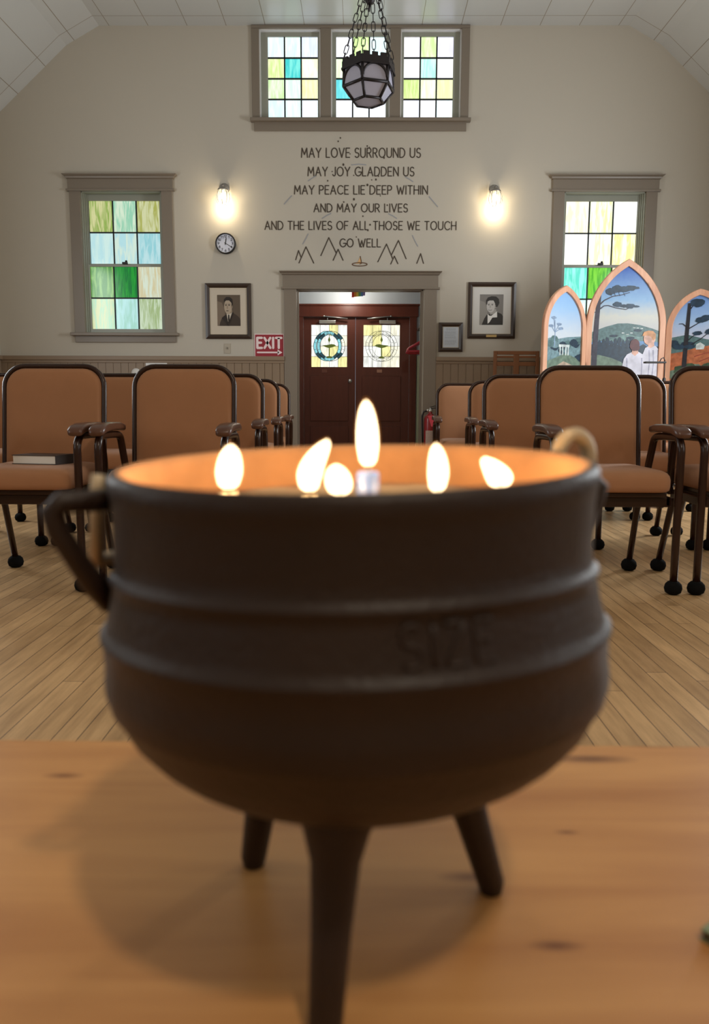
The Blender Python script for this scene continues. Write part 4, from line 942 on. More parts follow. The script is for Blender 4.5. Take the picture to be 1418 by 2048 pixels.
# wooden slat chair against the wainscot
PINE = pine('pine_frame', lin((196, 138, 108)), lin((230, 180, 148)), (3, 3, 0.6), True, 0.5)
OAKC = mat('slat_chair_wood', lin((136, 88, 54)), 0.45, var=0.2, vscale=14, stretch=(1, 1, 0.3))
ya = 8.75; a, b = atY(987, 725, ya), atY(1078, 725, ya); zt = atY(1030, 702, ya).z; cx = (a.x + b.x) / 2; hw = (b.x - a.x) / 2
t = thing('wooden_chair', 'light wooden slat-back chair against the wainscot beside the painted screen', 'chair', (cx, ya, 0))
zr = lambda py: atY(1030, py, ya).z
for s in (-1, 1):
    mb = MB(); mb.box((s * hw, -0.015, 0), (s * (hw - 0.035), 0.03, zt), 0.004); mb.build('leg', OAKC, t)
    mb = MB(); mb.box((s * hw, -0.42, 0), (s * (hw - 0.035), -0.38, 0.45), 0.004); mb.build('leg', OAKC, t)
mb = MB(); mb.box((-hw + 0.035, -0.01, zt - 0.04), (hw - 0.035, 0.02, zt), 0.004); mb.build('top_rail', OAKC, t)
for za_, zb_ in ((zt - 0.075, zt - 0.052), (zr(732), zr(724)), (0.55, 0.6)):
    mb = MB(); mb.box((-hw + 0.035, -0.01, za_), (hw - 0.035, 0.015, zb_), 0.003); mb.build('slat', OAKC, t)
mb = MB(); mb.box((-0.03, -0.012, 0.6), (0.03, 0.018, zt - 0.04), 0.004); mb.build('back_post', OAKC, t)
mb = MB(); mb.box((-hw, -0.43, 0.45), (hw, -0.016, 0.475), 0.005); mb.build('seat', OAKC, t)

# ------------------------------------------------------------------ painted folding screen
TY = 8.2
pl, pr_, pa = atY(1171, 655, TY), atY(1331, 655, TY), atY(1253, 518, TY)
tx, ta, tH, ts = (pl.x + pr_.x) / 2, (pr_.x - pl.x) / 2, pa.z - pl.z, pl.z
TR = thing('painted_screen', 'three-panel gothic-arched pine screen with painted landscapes behind the armchairs', 'screen', (tx, TY, 0))
def garch(a, c, r, s, z0, n=14):
    """outline of a pointed arch: half width a, arc centre offset c, radius r, springing s, foot z0"""
    H = sqrt(max(0, r * r - c * c)); th = atan2(H, c)
    right = [(-c + r * cos(th * i / n), s + r * sin(th * i / n)) for i in range(n + 1)]
    return [(right[0][0], z0)] + right + [(-x, z) for x, z in right[-2::-1]] + [(-right[0][0], z0)]
def artmat(name, c, c2=None, z0=0, z1=1, var=0.12, sc=18):
    """oil paint: flat colour, or a sky colour blend painted on the board, with brush variation"""
    if name in MATS: return MATS[name]
    m = bpy.data.materials.new(name); m.use_nodes = True; MATS[name] = m; nt = m.node_tree; L = nt.links; N = nt.nodes.new; b = nt.nodes['Principled BSDF']
    tc = N('ShaderNodeTexCoord'); n = N('ShaderNodeTexNoise'); n.inputs['Scale'].default_value = sc; n.inputs['Detail'].default_value = 5; L.new(tc.outputs['Object'], n.inputs['Vector'])
    r = N('ShaderNodeValToRGB'); c = lin(c)
    if c2:
        sp = N('ShaderNodeSeparateXYZ'); L.new(tc.outputs['Object'], sp.inputs[0]); mr = N('ShaderNodeMapRange'); mr.inputs[1].default_value = z0; mr.inputs[2].default_value = z1; L.new(sp.outputs['Z'], mr.inputs[0])
        ad = N('ShaderNodeMath'); ad.operation = 'MULTIPLY_ADD'; ad.inputs[1].default_value = 0.16; ad.inputs[2].default_value = -0.08; L.new(n.outputs['Fac'], ad.inputs[0])
        a2 = N('ShaderNodeMath'); L.new(ad.outputs[0], a2.inputs[0]); L.new(mr.outputs[0], a2.inputs[1]); L.new(a2.outputs[0], r.inputs[0])
        els = r.color_ramp.elements; els[0].color = (*lin(c2[0]), 1); els[1].color = (*c, 1)
        for p_, q_ in c2[1:]: e = els.new(p_); e.color = (*lin(q_), 1)
    else:
        r.color_ramp.elements[0].position = 0.35; r.color_ramp.elements[1].position = 0.68
        r.color_ramp.elements[0].color = (*[x * (1 - var * 2.5) for x in c], 1); r.color_ramp.elements[1].color = (*[min(1, x * (1 + var * 2)) for x in c], 1); L.new(n.outputs['Fac'], r.inputs[0])
    L.new(r.outputs[0], b.inputs['Base Color']); b.inputs['Roughness'].default_value = 0.45
    return m
def clip_arch(pts, out):
    """Sutherland-Hodgman clip of a polygon by a convex arch outline"""
    res = list(pts); n = len(out)
    area = sum(out[i][0] * out[(i + 1) % n][1] - out[(i + 1) % n][0] * out[i][1] for i in range(n)); sg = 1 if area > 0 else -1
    for i in range(n):
        a, b = out[i], out[(i + 1) % n]; ins = lambda p: sg * ((b[0] - a[0]) * (p[1] - a[1]) - (b[1] - a[1]) * (p[0] - a[0])) >= -1e-9
        new = []
        for j in range(len(res)):
            p, q = res[j], res[(j + 1) % len(res)]
            if ins(p) != ins(q):
                d1 = (b[0] - a[0]) * (p[1] - a[1]) - (b[1] - a[1]) * (p[0] - a[0]); d2 = (b[0] - a[0]) * (q[1] - a[1]) - (b[1] - a[1]) * (q[0] - a[0]); u = d1 / (d1 - d2); x = (p[0] + (q[0] - p[0]) * u, p[1] + (q[1] - p[1]) * u)
                if ins(p): new += [p, x]
                else: new += [x]
            elif ins(p): new.append(p)
        # keep order: points inside are appended once
        res = new
        if len(res) < 3: return None
    return res
class Art:
    def __init__(s, outline, m): s.mb = MB(); s.out = outline; s.ms = [m]; s.d = 0; s.mb.mi = 0; poly(s.mb, outline, 0.0)
    def sh(s, pts, m):
        if m not in s.ms: s.ms.append(m)
        s.mb.mi = s.ms.index(m); s.d += 0.00012
        q = clip_arch(pts, s.out)
        if q: poly(s.mb, q, -s.d)
    def stroke(s, pts, w0, w1, m):
        k = len(pts)
        for i in range(k - 1):
            a, b = Vector(pts[i]), Vector(pts[i + 1]); t_ = (b - a).normalized(); nn = Vector((-t_.y, t_.x)); wa = w0 + (w1 - w0) * i / (k - 1); wb = w0 + (w1 - w0) * (i + 1) / (k - 1)
            s.sh([tuple(a + nn * wa / 2), tuple(a - nn * wa / 2), tuple(b - nn * wb / 2), tuple(b + nn * wb / 2)], m)
    def blob(s, cx, cz, rx, rz, m, seed=0, n=18, j=0.16):
        rn = random.Random(seed); s.sh([(cx + rx * cos(2 * pi * i / n) * (1 + rn.uniform(-j, j)), cz + rz * sin(2 * pi * i / n) * (1 + rn.uniform(-j, j))) for i in range(n)], m)
BACKM = mat('board_edge', lin((60, 44, 34)), 0.7)
def arch_panel(half, H, s, mw, skym):
    """one panel: pine frame of two boards deep, board behind, painting in it"""
    c = (H * H - half * half) / (2 * half); r = half + c; fw = half * 0.155 if half > 0.35 else 0.058
    e = bpy.data.objects.new('arched_panel', None); C.objects.link(e); e.parent = TR; e.matrix_local = mw
    o = garch(half, c, r, s, 0.02); i = garch(half - fw, c, r - fw, s, 0.02 + fw)
    mb = MB(); mb.loops([[(x, 0.0, z) for x, z in i], [(x, -0.018, z) for x, z in i], [(x, -0.022, z) for x, z in [(a[0] * 0.97 + b[0] * 0.03, a[1] * 0.97 + b[1] * 0.03) for a, b in zip(i, o)]], [(x, -0.022, z) for x, z in [(a[0] * 0.1 + b[0] * 0.9, a[1] * 0.1 + b[1] * 0.9) for a, b in zip(i, o)]], [(x, -0.016, z) for x, z in o], [(x, 0.012, z) for x, z in o], [(x, 0.012, z) for x, z in i]], cap=False, smooth=False)
    mb.build('panel_frame', PINE, e)
    mb = MB(); mb.prism([(x, 0.003, z) for x, z in garch(half - fw * 0.5, c, r - fw * 0.5, s, 0.05)], (0, 0.008, 0)); mb.build('backing', BACKM, e)
    a = Art(garch(half - fw, c, r - fw, s, 0.02 + fw), skym)
    return e, a, half - fw
zz = lambda py: atY(1253, py, TY).z                          # heights on the screen
def px_c(px): return atY(px, 655, TY).x - tx
sky1 = artmat('painted_sky_main', (36, 88, 172), [(188, 190, 190), (0.16, (196, 198, 190)), (0.45, (130, 170, 208))], zz(652), zz(535))
T_DK = artmat('paint_trunk', (52, 50, 66)); T_FO = artmat('paint_pine_green', (34, 58, 78)); T_HL = artmat('paint_hill', (84, 114, 116), sc=30); T_MID = artmat('paint_field', (110, 142, 140), sc=26)
T_LK = artmat('paint_lake', (98, 142, 190)); T_WD = artmat('paint_forest', (32, 54, 72), sc=30); T_GR = artmat('paint_grass', (106, 128, 112)); T_WH = artmat('paint_white_cloth', (205, 205, 220), sc=9, var=0.08); T_HR = artmat('paint_auburn', (92, 44, 46)); T_BL = artmat('paint_blond', (196, 140, 92)); T_SK = artmat('paint_skin', (214, 168, 150)); T_HZ = artmat('paint_pale_house', (200, 210, 210)); T_SH = artmat('paint_cloth_fold', (160, 160, 184))
e, a, hh = arch_panel(ta, tH, ts, Matrix.Identity(4), sky1)
X = px_c; Z = zz
P2 = lambda px, py: (px_c(px), zz(py))
def S(lst): return [P2(*p) for p in lst]
a.sh(S([(1160, 672), (1185, 664), (1210, 654), (1235, 647), (1255, 646.5), (1280, 650), (1305, 657), (1340, 670), (1340, 760), (1160, 760)]), T_HL)
a.sh(S([(1160, 684), (1190, 676), (1220, 680), (1250, 668), (1280, 674), (1310, 666), (1340, 676), (1340, 760), (1160, 760)]), T_MID)
for i, (bx, by_) in enumerate(((1210, 668), (1228, 672), (1247, 664), (1262, 676), (1285, 668), (1296, 674), (1200, 680), (1218, 684), (1240, 679), (1276, 661))): a.blob(px_c(bx), zz(by_), 0.045, 0.014, T_WD if i % 2 else T_HL, i)
for bx, by_ in ((1266, 656.5), (1273, 657), (1281, 658), (1244, 667), (1253, 670), (1261, 667)): a.sh(S([(bx, by_), (bx + 5, by_), (bx + 5, by_ - 2), (bx, by_ - 2)]), T_HZ)
a.sh(S([(1160, 690), (1195, 682), (1240, 684), (1290, 682), (1340, 686), (1340, 705), (1160, 705)]), T_LK)
rn = random.Random(3)
edge = [(1160, 692)] + [(1160 + i * 8, 688 + rn.uniform(-5, 4) + (2 if i < 8 else 4)) for i in range(1, 23)] + [(1340, 690)]
a.sh(S(edge + [(1340, 770), (1160, 770)]), T_WD)
for i in range(9): a.blob(px_c(1200 + i * 8), zz(690 - (i % 3) * 3), 0.02, 0.05, T_WD, 20 + i)
a.sh(S([(1160, 712), (1200, 710), (1225, 716), (1245, 724), (1262, 740), (1262, 800), (1160, 800)]), T_GR)
a.sh([(px_c(1160), zz(770)), (px_c(1340), zz(770)), (px_c(1340), 0.1), (px_c(1160), 0.1)], T_GR)
a.stroke(S([(1190, 780), (1191, 700), (1193, 640), (1196, 590), (1197, 560)]), 0.062, 0.03, T_DK)
a.stroke(S([(1195, 612), (1206, 601), (1222, 593), (1240, 590), (1256, 585)]), 0.013, 0.006, T_DK)
a.stroke(S([(1196, 620), (1206, 612), (1214, 611), (1230, 616), (1250, 619), (1262, 613)]), 0.011, 0.006, T_DK)
a.stroke(S([(1192, 624), (1184, 626), (1181, 622)]), 0.007, 0.004, T_DK)
for bx, by_, rx, rz in ((1218, 583, .05, .035), (1231, 578, .06, .036), (1246, 579, .055, .03), (1258, 576, .06, .026), (1268, 576, .035, .012), (1233, 609, .045, .025), (1245, 612, .035, .016), (1258, 612, .05, .024), (1270, 613, .035, .010)): a.blob(px_c(bx), zz(by_), rx, rz, T_FO, int(bx))
for u in (1216, 1224, 1233, 1243): a.stroke(S([(u + 4, 592), (u, 583)]), 0.004, 0.003, T_DK)
# couple seen from behind
a.sh(S([(1280, 770), (1285, 735), (1287, 710), (1292, 696), (1303, 689), (1313, 692), (1322, 702), (1330, 730), (1330, 800), (1280, 800)]), T_WH)
a.sh(S([(1297, 694), (1300, 682), (1309, 682), (1310, 692), (1303, 696)]), T_SK); a.blob(px_c(1300), zz(676), 0.062, 0.075, T_SK, 3, j=0.03)
a.sh(S([(1285, 672), (1288, 664), (1297, 661), (1306, 662), (1312, 668), (1312, 677), (1307, 681), (1303, 674), (1296, 671)]), T_BL)
for u in (1300, 1308, 1318): a.stroke(S([(u, 700), (u + 2, 725), (u, 760)]), 0.012, 0.008, T_SH)
a.sh(S([(1240, 800), (1246, 740), (1250, 718), (1256, 709), (1268, 703), (1278, 703), (1288, 709), (1294, 720), (1297, 745), (1297, 800)]), T_WH)
a.sh(S([(1265, 707), (1267, 698), (1277, 698), (1279, 706), (1272, 712)]), T_SK); a.blob(px_c(1270.5), zz(690), 0.05, 0.062, T_HR, 5, j=0.04); a.blob(px_c(1275), zz(695), 0.03, 0.035, T_HR, 6, j=0.05)
for u in (1256, 1286): a.stroke(S([(u, 716), (u + 1, 735), (u, 770)]), 0.012, 0.008, T_SH)
a.mb.build('painting', a.ms, e, fix=False)

# wings, hinged at the sides of the middle panel and swung towards the hall
TH = R(33); wh = 0.305
wl_s = atY(1133, 655, 8.0).z; wl_a = atY(1133, 572, 8.05).z; wr_a = atY(1383, 577, 8.0).z
def wing(sign, apexz, s, sky):
    m = Matrix.Translation((sign * (ta + 0.006), -0.012, 0)) @ Matrix.Rotation(-sign * TH, 4, 'Z') @ Matrix.Translation((sign * wh, 0, 0))
    return arch_panel(wh, apexz - s, s, m, sky)
sky2 = artmat('painted_sky_pale', (120, 168, 224), [(196, 206, 216), (0.5, (150, 188, 226))], 1.55, 2.05)
e, a, h2 = wing(-1, wl_a, 1.60, sky2)
u0 = lambda u, z: (u * h2, z)
T_PT = artmat('paint_pale_tree', (128, 150, 178)); T_PF = artmat('paint_misty_green', (112, 142, 150), sc=26); T_RK = artmat('paint_rock', (178, 160, 142), sc=14); T_RS = artmat('paint_rock_shade', (120, 104, 104))
a.sh([u0(-1.2, 1.50), u0(-0.5, 1.49), u0(0.2, 1.52), u0(1.2, 1.54), u0(1.2, 0), u0(-1.2, 0)], T_PF)
for i in range(16):
    rn = random.Random(i); a.blob(rn.uniform(-1, 1) * h2, rn.uniform(1.32, 1.5), 0.06, 0.035, T_WD if i % 3 == 0 else (T_PF if i % 3 == 1 else T_HL), i)
a.stroke([u0(-0.55, 1.42), u0(-0.52, 1.55), u0(-0.55, 1.68)], 0.012, 0.005, T_PT)
for q in ((-0.75, 1.62), (-0.3, 1.64), (-0.2, 1.60), (-0.62, 1.7)): a.stroke([u0(-0.53, 1.56), u0(*q)], 0.008, 0.004, T_PT); a.blob(q[0] * h2, q[1], 0.035, 0.014, T_PT, int(q[1] * 100))
a.sh([u0(-1.2, 1.26), u0(-0.6, 1.30), u0(0.1, 1.36), u0(0.7, 1.32), u0(1.2, 1.24), u0(1.2, 0), u0(-1.2, 0)], T_GR)
a.sh([u0(-0.95, 1.14), u0(-0.5, 1.22), u0(0.0, 1.28), u0(0.6, 1.24), u0(1.1, 1.16), u0(1.2, 0), u0(-1.2, 0)], T_RK)
for i, q in enumerate((((-0.8, 1.12), (-0.3, 1.18), (0.1, 1.17)), ((0.1, 1.17), (0.4, 1.22), (0.9, 1.13)), ((-0.3, 1.18), (-0.1, 1.08), (0.3, 1.04)), ((0.4, 1.2), (0.35, 1.1), (0.7, 1.05)), ((-0.7, 1.05), (-0.2, 1.07), (0.2, 1.0)))): a.stroke([u0(*p) for p in q], 0.012, 0.006, T_RS)
for u in (-0.25, -0.1, 0.08, 0.22): a.sh([u0(u, 1.34), u0(u + 0.07, 1.34), u0(u + 0.07, 1.43), u0(u, 1.43)], T_HZ)
a.sh([u0(-0.3, 1.42), u0(0.32, 1.42), u0(0.32, 1.445), u0(-0.3, 1.445)], T_HZ)
a.mb.build('painting', a.ms, e, fix=False)
e, a, h2 = wing(1, wr_a, 1.60, artmat('painted_sky_right', (70, 124, 200), [(200, 200, 212), (0.45, (150, 182, 220))], 1.45, 2.0))
T_CL = artmat('paint_red_clay', (176, 102, 66), sc=20); T_BS = artmat('paint_bush', (58, 80, 58), sc=24); T_BK = artmat('paint_black_trunk', (36, 36, 44)); T_RD = artmat('paint_rust', (140, 56, 48))
a.sh([u0(-1.2, 1.52), u0(-0.4, 1.55), u0(0.3, 1.5), u0(1.2, 1.46), u0(1.2, 0), u0(-1.2, 0)], T_HL)
for i in range(10): rn = random.Random(40 + i); a.blob(rn.uniform(-1, 1) * h2, rn.uniform(1.42, 1.5), 0.05, 0.025, T_WD if i % 2 else T_HL, i)
a.sh([u0(-1.2, 1.36), u0(-0.6, 1.38), u0(0.0, 1.42), u0(0.6, 1.44), u0(1.2, 1.44), u0(1.2, 0), u0(-1.2, 0)], T_CL)
a.sh([u0(-0.05, 1.40), u0(0.25, 1.40), u0(0.28, 1.44), u0(0.1, 1.47), u0(-0.05, 1.45)], T_HZ); a.sh([u0(0.5, 1.42), u0(1.0, 1.42), u0(1.0, 1.5), u0(0.7, 1.49)], T_RD)
for q in (((-0.1, 1.33), (0.3, 1.36), (0.8, 1.38)), ((0.1, 1.28), (0.5, 1.32), (0.9, 1.31))): a.stroke([u0(*p) for p in q], 0.008, 0.005, T_RD)
for i in range(18): rn = random.Random(80 + i); a.blob(rn.uniform(-1, 1) * h2, rn.uniform(1.02, 1.24), 0.06, 0.05, T_BS if i % 3 else T_GR, i)
a.sh([u0(-1.2, 1.05), u0(1.2, 1.05), u0(1.2, 0), u0(-1.2, 0)], T_BS); a.sh([u0(0.1, 1.10), u0(0.7, 1.10), u0(0.75, 1.15), u0(0.15, 1.16)], T_LK)
a.stroke([u0(-0.48, 0.9), u0(-0.46, 1.3), u0(-0.42, 1.6), u0(-0.38, 1.86)], 0.05, 0.03, T_BK)
for q in (((-0.4, 1.78), (-0.25, 1.83), (-0.05, 1.86)), ((-0.42, 1.6), (0.0, 1.66), (0.5, 1.70)), ((-0.43, 1.48), (-0.2, 1.53), (0.1, 1.58)), ((-0.44, 1.42), (0.1, 1.5), (0.6, 1.6)), ((-0.42, 1.62), (-0.6, 1.66), (-0.75, 1.66))): a.stroke([u0(*p) for p in q], 0.010, 0.005, T_BK)
for bx, bz, rx, rz in ((-0.08, 1.86, .07, .04), (0.1, 1.69, .06, .03), (0.38, 1.71, .07, .026), (-0.02, 1.56, .045, .022), (0.45, 1.57, .05, .028), (-0.7, 1.43, .06, .022), (-0.3, 1.43, .05, .02)): a.blob(bx * h2, bz, rx, rz, T_FO, int(bz * 100))
a.mb.build('painting', a.ms, e, fix=False)

# music stand in front of the screen
my = 7.45; a_, b_ = atY(1288, 725, my), atY(1330, 725, my)
t = thing('music_stand', 'thin black music stand with curved neck in front of the painted screen', 'stand', (b_.x, my, 0))
mb = MB(); mb.box((a_.x - b_.x, -0.05, a_.z - 0.008), (-0.005, 0.02, a_.z + 0.008), 0.003); mb.build('ledge', BLACKM, t)
zt = a_.z; mb = MB(); mb.tube([(-0.055, -0.01, zt + 0.005), (-0.04, -0.01, zt + 0.035), (-0.02, -0.01, zt + 0.045), (-0.002, 0, zt + 0.02), (0.0, 0, zt - 0.05), (0.0, 0, zt - 0.2)], 0.0045, 8); mb.build('neck', BLACKM, t)
mb = MB(); mb.tube([(0, 0, zt - 0.2), (0, 0, 0.12)], 0.009, 10); mb.lathe([(0.012, -0.12), (0.016, -0.11), (0.016, -0.03), (0.01, -0.02)], 12, (0, 0, zt - 0.12)); mb.build('pole', BLACKM, t)
for i in range(3):
    an = R(90 + 120 * i); mb = MB(); mb.tube([(0, 0, 0.28), (0.12 * cos(an), 0.12 * sin(an), 0.12), (0.24 * cos(an), 0.24 * sin(an), 0.012)], 0.008, 8); mb.build('leg', BLACKM, t)

# ------------------------------------------------------------------ table
TT = CAMH - 0.33; tyf = 0.735
TB = thing('table', 'low light pine table carrying the black cast iron pot', 'table', (0, 0.36, 0), R(-0.35))
TABW = pine('table_pine', lin((172, 114, 62)), lin((208, 152, 92)), (0.5, 5, 3), True, 0.33, [(q.x, q.y - 0.36, r_) for q, r_ in ((atZ(1110, 1890, TT), 0.0085), (atZ(938, 1753, TT), 0.011), (atZ(122, 1553, TT), 0.009), (atZ(1130, 1663, TT), 0.005), (atZ(1290, 1487, TT), 0.012))])
mb = MB(); mb.box((-0.75, -0.33, TT - 0.03), (0.75, tyf - 0.36, TT), 0.004); mb.build('tabletop', TABW, TB)
mb = MB(); mb.box((-0.68, -0.28, TT - 0.1), (0.68, -0.26, TT - 0.03)); mb.box((-0.68, tyf - 0.42, TT - 0.1), (0.68, tyf - 0.40, TT - 0.03)); mb.box((-0.68, -0.26, TT - 0.1), (-0.66, tyf - 0.42, TT - 0.03)); mb.box((0.66, -0.26, TT - 0.1), (0.68, tyf - 0.42, TT - 0.03)); mb.build('apron', TABW, TB)
for sx in (-1, 1):
    for yy in (-0.25, tyf - 0.43): mb = MB(); mb.box((sx * 0.69, yy - 0.025, 0), (sx * 0.64, yy + 0.025, TT - 0.03), 0.004); mb.build('leg', TABW, TB)

# ------------------------------------------------------------------ cast iron pot
PC = Vector((-0.0046, 0.465, TT)); HZ = 0.33 - 0.033            # height of the rim plane over the table
PT = thing('cast_iron_pot', 'large three-legged black cast iron pot filled with burning candles', 'pot', PC)
inner = [(0.1300, -0.075), (0.1298, -0.06), (0.1300, -0.03), (0.1305, -0.006), (0.1325, -0.0012), (0.136, 0.0)]
outer = [(0.136, 0.0), (0.1392, -0.0008), (0.1408, -0.004), (0.1407, -0.010), (0.1397, -0.014), (0.1392, -0.02), (0.1388, -0.035), (0.1386, -0.048), (0.1388, -0.0560), (0.1398, -0.0582), (0.1422, -0.0602), (0.1424, -0.0622), (0.1404, -0.0642), (0.1418, -0.07), (0.143, -0.078), (0.1450, -0.0862), (0.1462, -0.0904), (0.1490, -0.0922), (0.1493, -0.0944), (0.1476, -0.0966), (0.1476, -0.112), (0.1484, -0.119), (0.1484, -0.125), (0.1466, -0.1305), (0.1462, -0.1335), (0.1442, -0.1352), (0.137, -0.150), (0.127, -0.162), (0.119, -0.169), (0.108, -0.1765), (0.09, -0.186), (0.07, -0.194), (0.045, -0.2), (0.02, -0.203), (0, -0.204)]
def lerp_tab(x, xs, ys):
    if x <= xs[0]: return ys[0]
    for a, b, c, d in zip(xs, xs[1:], ys, ys[1:]):
        if x <= b: return c + (d - c) * (x - a) / (b - a)
    return ys[-1]
def cast(p):
    """the casting is a little out of true: its rim and its bands are not quite parallel"""
    return Vector((p[0] + lerp_tab(-p[2], (0.05, 0.2), (0, 0.005)), p[1], p[2] + lerp_tab(-p[2], (0.01, 0.055), (0.026, -0.045)) * p[1] + 0.022 * p[0] + HZ))
INNERM = mat('pot_inner', lin((190, 140, 95)), 0.8, var=0.3, vscale=30, bump=0.4, bscale=200)  # lighter brown for the inner faces than the outer iron
mb = MB(); mb.mi = 1; mb.lathe(inner, 96); mb.mi = 0; mb.lathe(outer, 96); bmesh.ops.remove_doubles(mb.bm, verts=mb.bm.verts, dist=1e-5)
for v in mb.bm.verts: v.co = cast(v.co)
body = mb.build('body', [IRON, INNERM], PT)
# raised lettering cast in the side between two bands
mb = MB()
zl0, zl1 = -0.0855, -0.0675
rs = lambda z: lerp_tab(-z, (0.0648, 0.07, 0.078, 0.0862, 0.0895), (0.1408, 0.1418, 0.143, 0.1446, 0.1464))
for st in layout('SIZE', R(-90 + 8.5), R(-90 + 26), zl0, zl1, 0.3):
    dn = []
    for (a0, z0_), (a1, z1_) in zip(st, st[1:]): dn += [(a0 + (a1 - a0) * q / 4, z0_ + (z1_ - z0_) * q / 4) for q in range(4)]
    dn.append(st[-1]); mb.tube([cast((rs(z) * cos(a_), rs(z) * sin(a_), z)) for a_, z in dn], 0.0016, 6)
mb.build('raised_lettering', IRON, body)
feet = [((0.095, 0.032), (0.068, 0.028)), ((-0.072, 0.061), (-0.058, 0.048)), ((-0.013, -0.095), (-0.008, -0.068))]
for (fx, fy), (ux, uy) in feet:
    mb = MB(); zt = HZ - 0.184
    pts = [Vector((ux * 0.72, uy * 0.72, zt + 0.02)), Vector((ux * 0.9, uy * 0.9, zt + 0.002)), Vector((ux, uy, zt - 0.012)), Vector((ux * 0.9 + fx * 0.1, uy * 0.9 + fy * 0.1, zt - 0.028)), Vector((ux * 0.5 + fx * 0.5, uy * 0.5 + fy * 0.5, zt * 0.45)), Vector((fx, fy, 0.006)), Vector((fx, fy, 0.0))]
    mb.tube(pts, [0.032, 0.026, 0.0185, 0.0140, 0.0112, 0.0092, 0.0076], 16); mb.build('leg', IRON, PT)
# lugs for the bail: one front left, its twin back right
def loc(px, py, Y): return atY(px, py, Y) - PC
ys = 0.415
lug = [loc(216, 1000, 0.44), loc(170, 1003, 0.425), loc(122, 1005, ys), loc(104, 1022, ys), loc(116, 1062, ys), loc(150, 1115, 0.42), loc(186, 1165, 0.43), loc(222, 1203, 0.44)]
mb = MB(); mb.tube(lug, [0.0068, 0.0060, 0.0062, 0.0064, 0.0062, 0.0062, 0.0072, 0.0075], 12); mb.build('lug', IRON, PT)
mb = MB(); mb.tube([Vector((-p.x + 0.0, -p.y, p.z + 0.004)) for p in lug], [0.0068, 0.0060, 0.0062, 0.0064, 0.0062, 0.0062, 0.0072, 0.0075], 12); mb.build('lug', IRON, PT)
# wire bail: hook at each lug, the bow lying down round the back of the pot
az = R(23); rad = Vector((cos(az), sin(az), 0)); tz = HZ
hookR = [rad * 0.1475 + Vector((0, 0, tz - 0.02))] + [rad * (0.1605 - 0.013 * cos(pi * i / 12)) + Vector((0, 0, tz - 0.002 + 0.0165 * sin(pi * i / 12))) for i in range(13)] + [rad * 0.174 + Vector((0, 0, tz - 0.014))]
bow = []
for i in range(13):
    a = az + (pi - 0.02) * i / 12 ; r_ = 0.172 - 0.006 * sin(pi * i / 12); bow.append(Vector((r_ * cos(a), r_ * sin(a), tz - 0.03 - 0.055 * sin(pi * i / 12))))
lx = loc(194, 1120, 0.452); hookL = [loc(196, 1180, 0.455), lx, loc(193, 1050, 0.452), loc(194, 985, 0.45), loc(197, 950, 0.45)]
hookL = hookL[1:]; mb = MB(); mb.tube(hookR + bow[1:-3] + hookL, [0.0052] * len(hookR) + [0.0042] * (len(bow) - 4 + len(hookL)), 10); mb.build('bail_handle', mat('wire_flame_tint', (0.55, 0.42, 0.27), 0.5, metal=0.25), PT)  # golden flame glow is put into the wire's base colour

# sand bed
SZ = HZ - 0.029
mb = MB(); rings = []
rn = random.Random(11)
pr_s = []
for i, rr in enumerate((0.1290, 0.115, 0.095, 0.07, 0.045, 0.02)):
    rings.append([Vector((rr * cos(2 * pi * j / 48), rr * sin(2 * pi * j / 48), (rn.uniform(-0.0012, 0.0012) if i else 0.0) + 0.028 * rr * sin(2 * pi * j / 48) + 0.02 * rr * cos(2 * pi * j / 48))) for j in range(48)])
mb.loops([[v - Vector((0, 0, 0.02)) for v in rings[0]]] + rings)
sand = mb.build('sand', mat('sand_bed', lin((205, 178, 140)), 0.9, bump=0.6, bscale=600, var=0.15, vscale=120)); sand.location = PC + Vector((0, 0, SZ))
tag(sand, 'pale sand filling the iron pot around the candles', 'sand', kind='stuff')

# candles
def flame_mat(name, col, st):
    m = bpy.data.materials.new(name); m.use_nodes = True; nt = m.node_tree; nt.nodes.clear()
    o_ = nt.nodes.new('ShaderNodeOutputMaterial'); ad_ = nt.nodes.new('ShaderNodeAddShader'); tr_ = nt.nodes.new('ShaderNodeBsdfTransparent'); em_ = nt.nodes.new('ShaderNodeEmission')
    em_.inputs[0].default_value = (*col, 1); em_.inputs[1].default_value = st
    nt.links.new(tr_.outputs[0], ad_.inputs[0]); nt.links.new(em_.outputs[0], ad_.inputs[1]); nt.links.new(ad_.outputs[0], o_.inputs[0])
    return m
FCORE = flame_mat('flame_core', (1.0, 0.78, 0.46), 3.0)
FM = flame_mat('flame_mantle', (1, 0.36, 0.06), 0.22)
WAXW = mat('white_wax', lin((238, 225, 205)), 0.4); WAXB = mat('pale_blue_wax', lin((92, 122, 190)), 0.35); WICK = mat('wick', (0.02, 0.015, 0.015), 0.8)
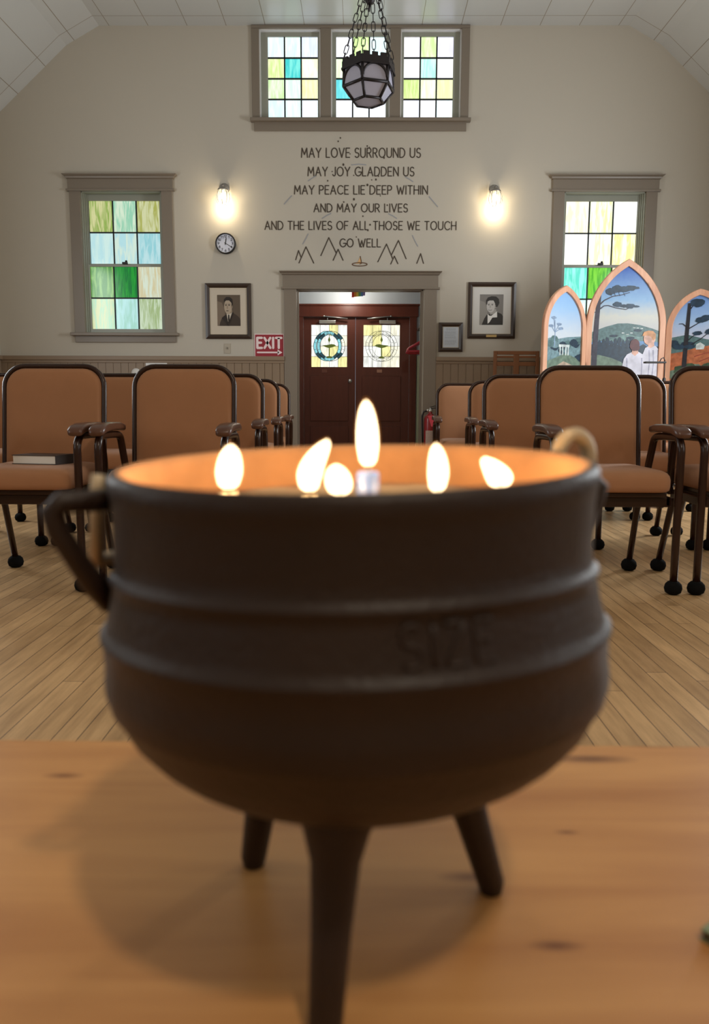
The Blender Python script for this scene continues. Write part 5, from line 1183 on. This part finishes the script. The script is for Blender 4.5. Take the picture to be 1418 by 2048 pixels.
def candle(Y, base, top, wpx, wax, label, skew=0.0, wr=0.0055, wick_px=8, tail=1.0):
    """base/top: picture points the flame stands between, at depth Y"""
    b = atY(*base, Y); tp = atY(*top, Y); sc = Y / F
    t = thing('candle', label, 'candle', (b.x, Y, 0), 0, 'candles burning in the iron pot')
    sz = PC.z + SZ - 0.002; wz = wick_px * sc
    ztop = max(b.z - wz, sz + 0.004)
    t.location.z = sz
    mb = MB(); h = ztop - sz; mb.lathe([(wr, -0.012), (wr, h - 0.001), (wr * 0.9, h), (wr * 0.3, h - 0.0012), (0, h - 0.0015)], 20); mb.build('wax_body', wax, t)
    mb = MB(); mb.tube([(0, 0, h - 0.002), (0.0003, 0, h + wz * 0.5), (0.0008, 0, h + wz + 0.003)], 0.0008, 6); mb.build('wick', WICK, t)
    z0 = b.z - sz; H = tp.z - b.z; dx = tp.x - b.x; wm = wpx * sc / 2
    for nm, k, m in (('flame_mantle', 1.18, FM), ('flame', 1.0, FCORE)):
        rings = []
        for i in range(15):
            u = i / 14; wv = (min(1, (u / 0.32)) ** 0.45 * 0.55 + 0.45 * sin(pi * min(1, u * 1.35 / 1.35 + 0.02))) if u < 0.32 else 1
            body_ = (0.62 + 0.38 * (u / 0.32) ** 0.7) if u < 0.32 else (1 - ((u - 0.32) / 0.68) ** 2.3) ** 0.62
            r_ = max(wm * k * (body_ if u > 0 else 0.4), 0.0002)
            lean = dx * (u ** 1.4) + skew * sin(pi * u) * wm
            zz_ = z0 + H * (u * (1 + (k - 1) * 0.35) - (k - 1) * 0.12)
            rings.append([(lean + r_ * cos(2 * pi * j / 20), r_ * 0.8 * sin(2 * pi * j / 20), zz_) for j in range(20)])
        mb = MB(); mb.loops(rings); mb.build(nm, m, t)
    l = point('flame_light', (0, 0, 0), 0.125 * (wpx / 45) * (H / 0.028) ** 0.5, (1.0, 0.60, 0.26), wm * 0.6); l.parent = t; l.location = (dx * 0.3, 0, z0 + H * 0.4)
candle(0.465, (736, 930), (732, 801), 40, WAXB, 'pale blue candle with the tallest flame, in the middle of the iron pot', 0, 0.0066, 14)
candle(0.452, (457, 975), (462, 890), 49, WAXW, 'white candle with a rounded flame nearest the pot\'s protruding lug')
candle(0.445, (619, 980), (655, 880), 46, WAXW, 'white candle whose flame leans towards the tall middle flame', -0.35)
candle(0.425, (679, 987), (672, 930), 50, WAXW, 'white candle with the lowest stubby flame beside the blue candle')
candle(0.450, (874, 981), (872, 888), 37, WAXW, 'white candle with a slim upright flame between the blue candle and bail loop', 0.15)
candle(0.470, (998, 972), (970, 915), 52, WAXW, 'white candle with a broad slanting flame nearest the bail loop', 0.25)

# small green matchbook at the table's near right
p = atZ(1408, 1872, TT)
t = thing('matchbook', 'green and brown folded matchbook lying at the table edge right of the pot', 'matchbook', (p.x + 0.034, p.y - 0.012, TT), R(-52))
mb = MB(); mb.box((-0.03, -0.025, 0.006), (0.03, 0.025, 0.008), 0.0006); mb.box((-0.03, -0.025, 0.0), (0.03, 0.025, 0.0015)); mb.build('cover', mat('matchbook_green', lin((120, 130, 95)), 0.6), t)
mb = MB(); mb.box((-0.029, -0.0235, 0.0015), (0.029, 0.0235, 0.006)); mb.build('matches', mat('matchbook_brown', lin((80, 52, 30)), 0.7), t)
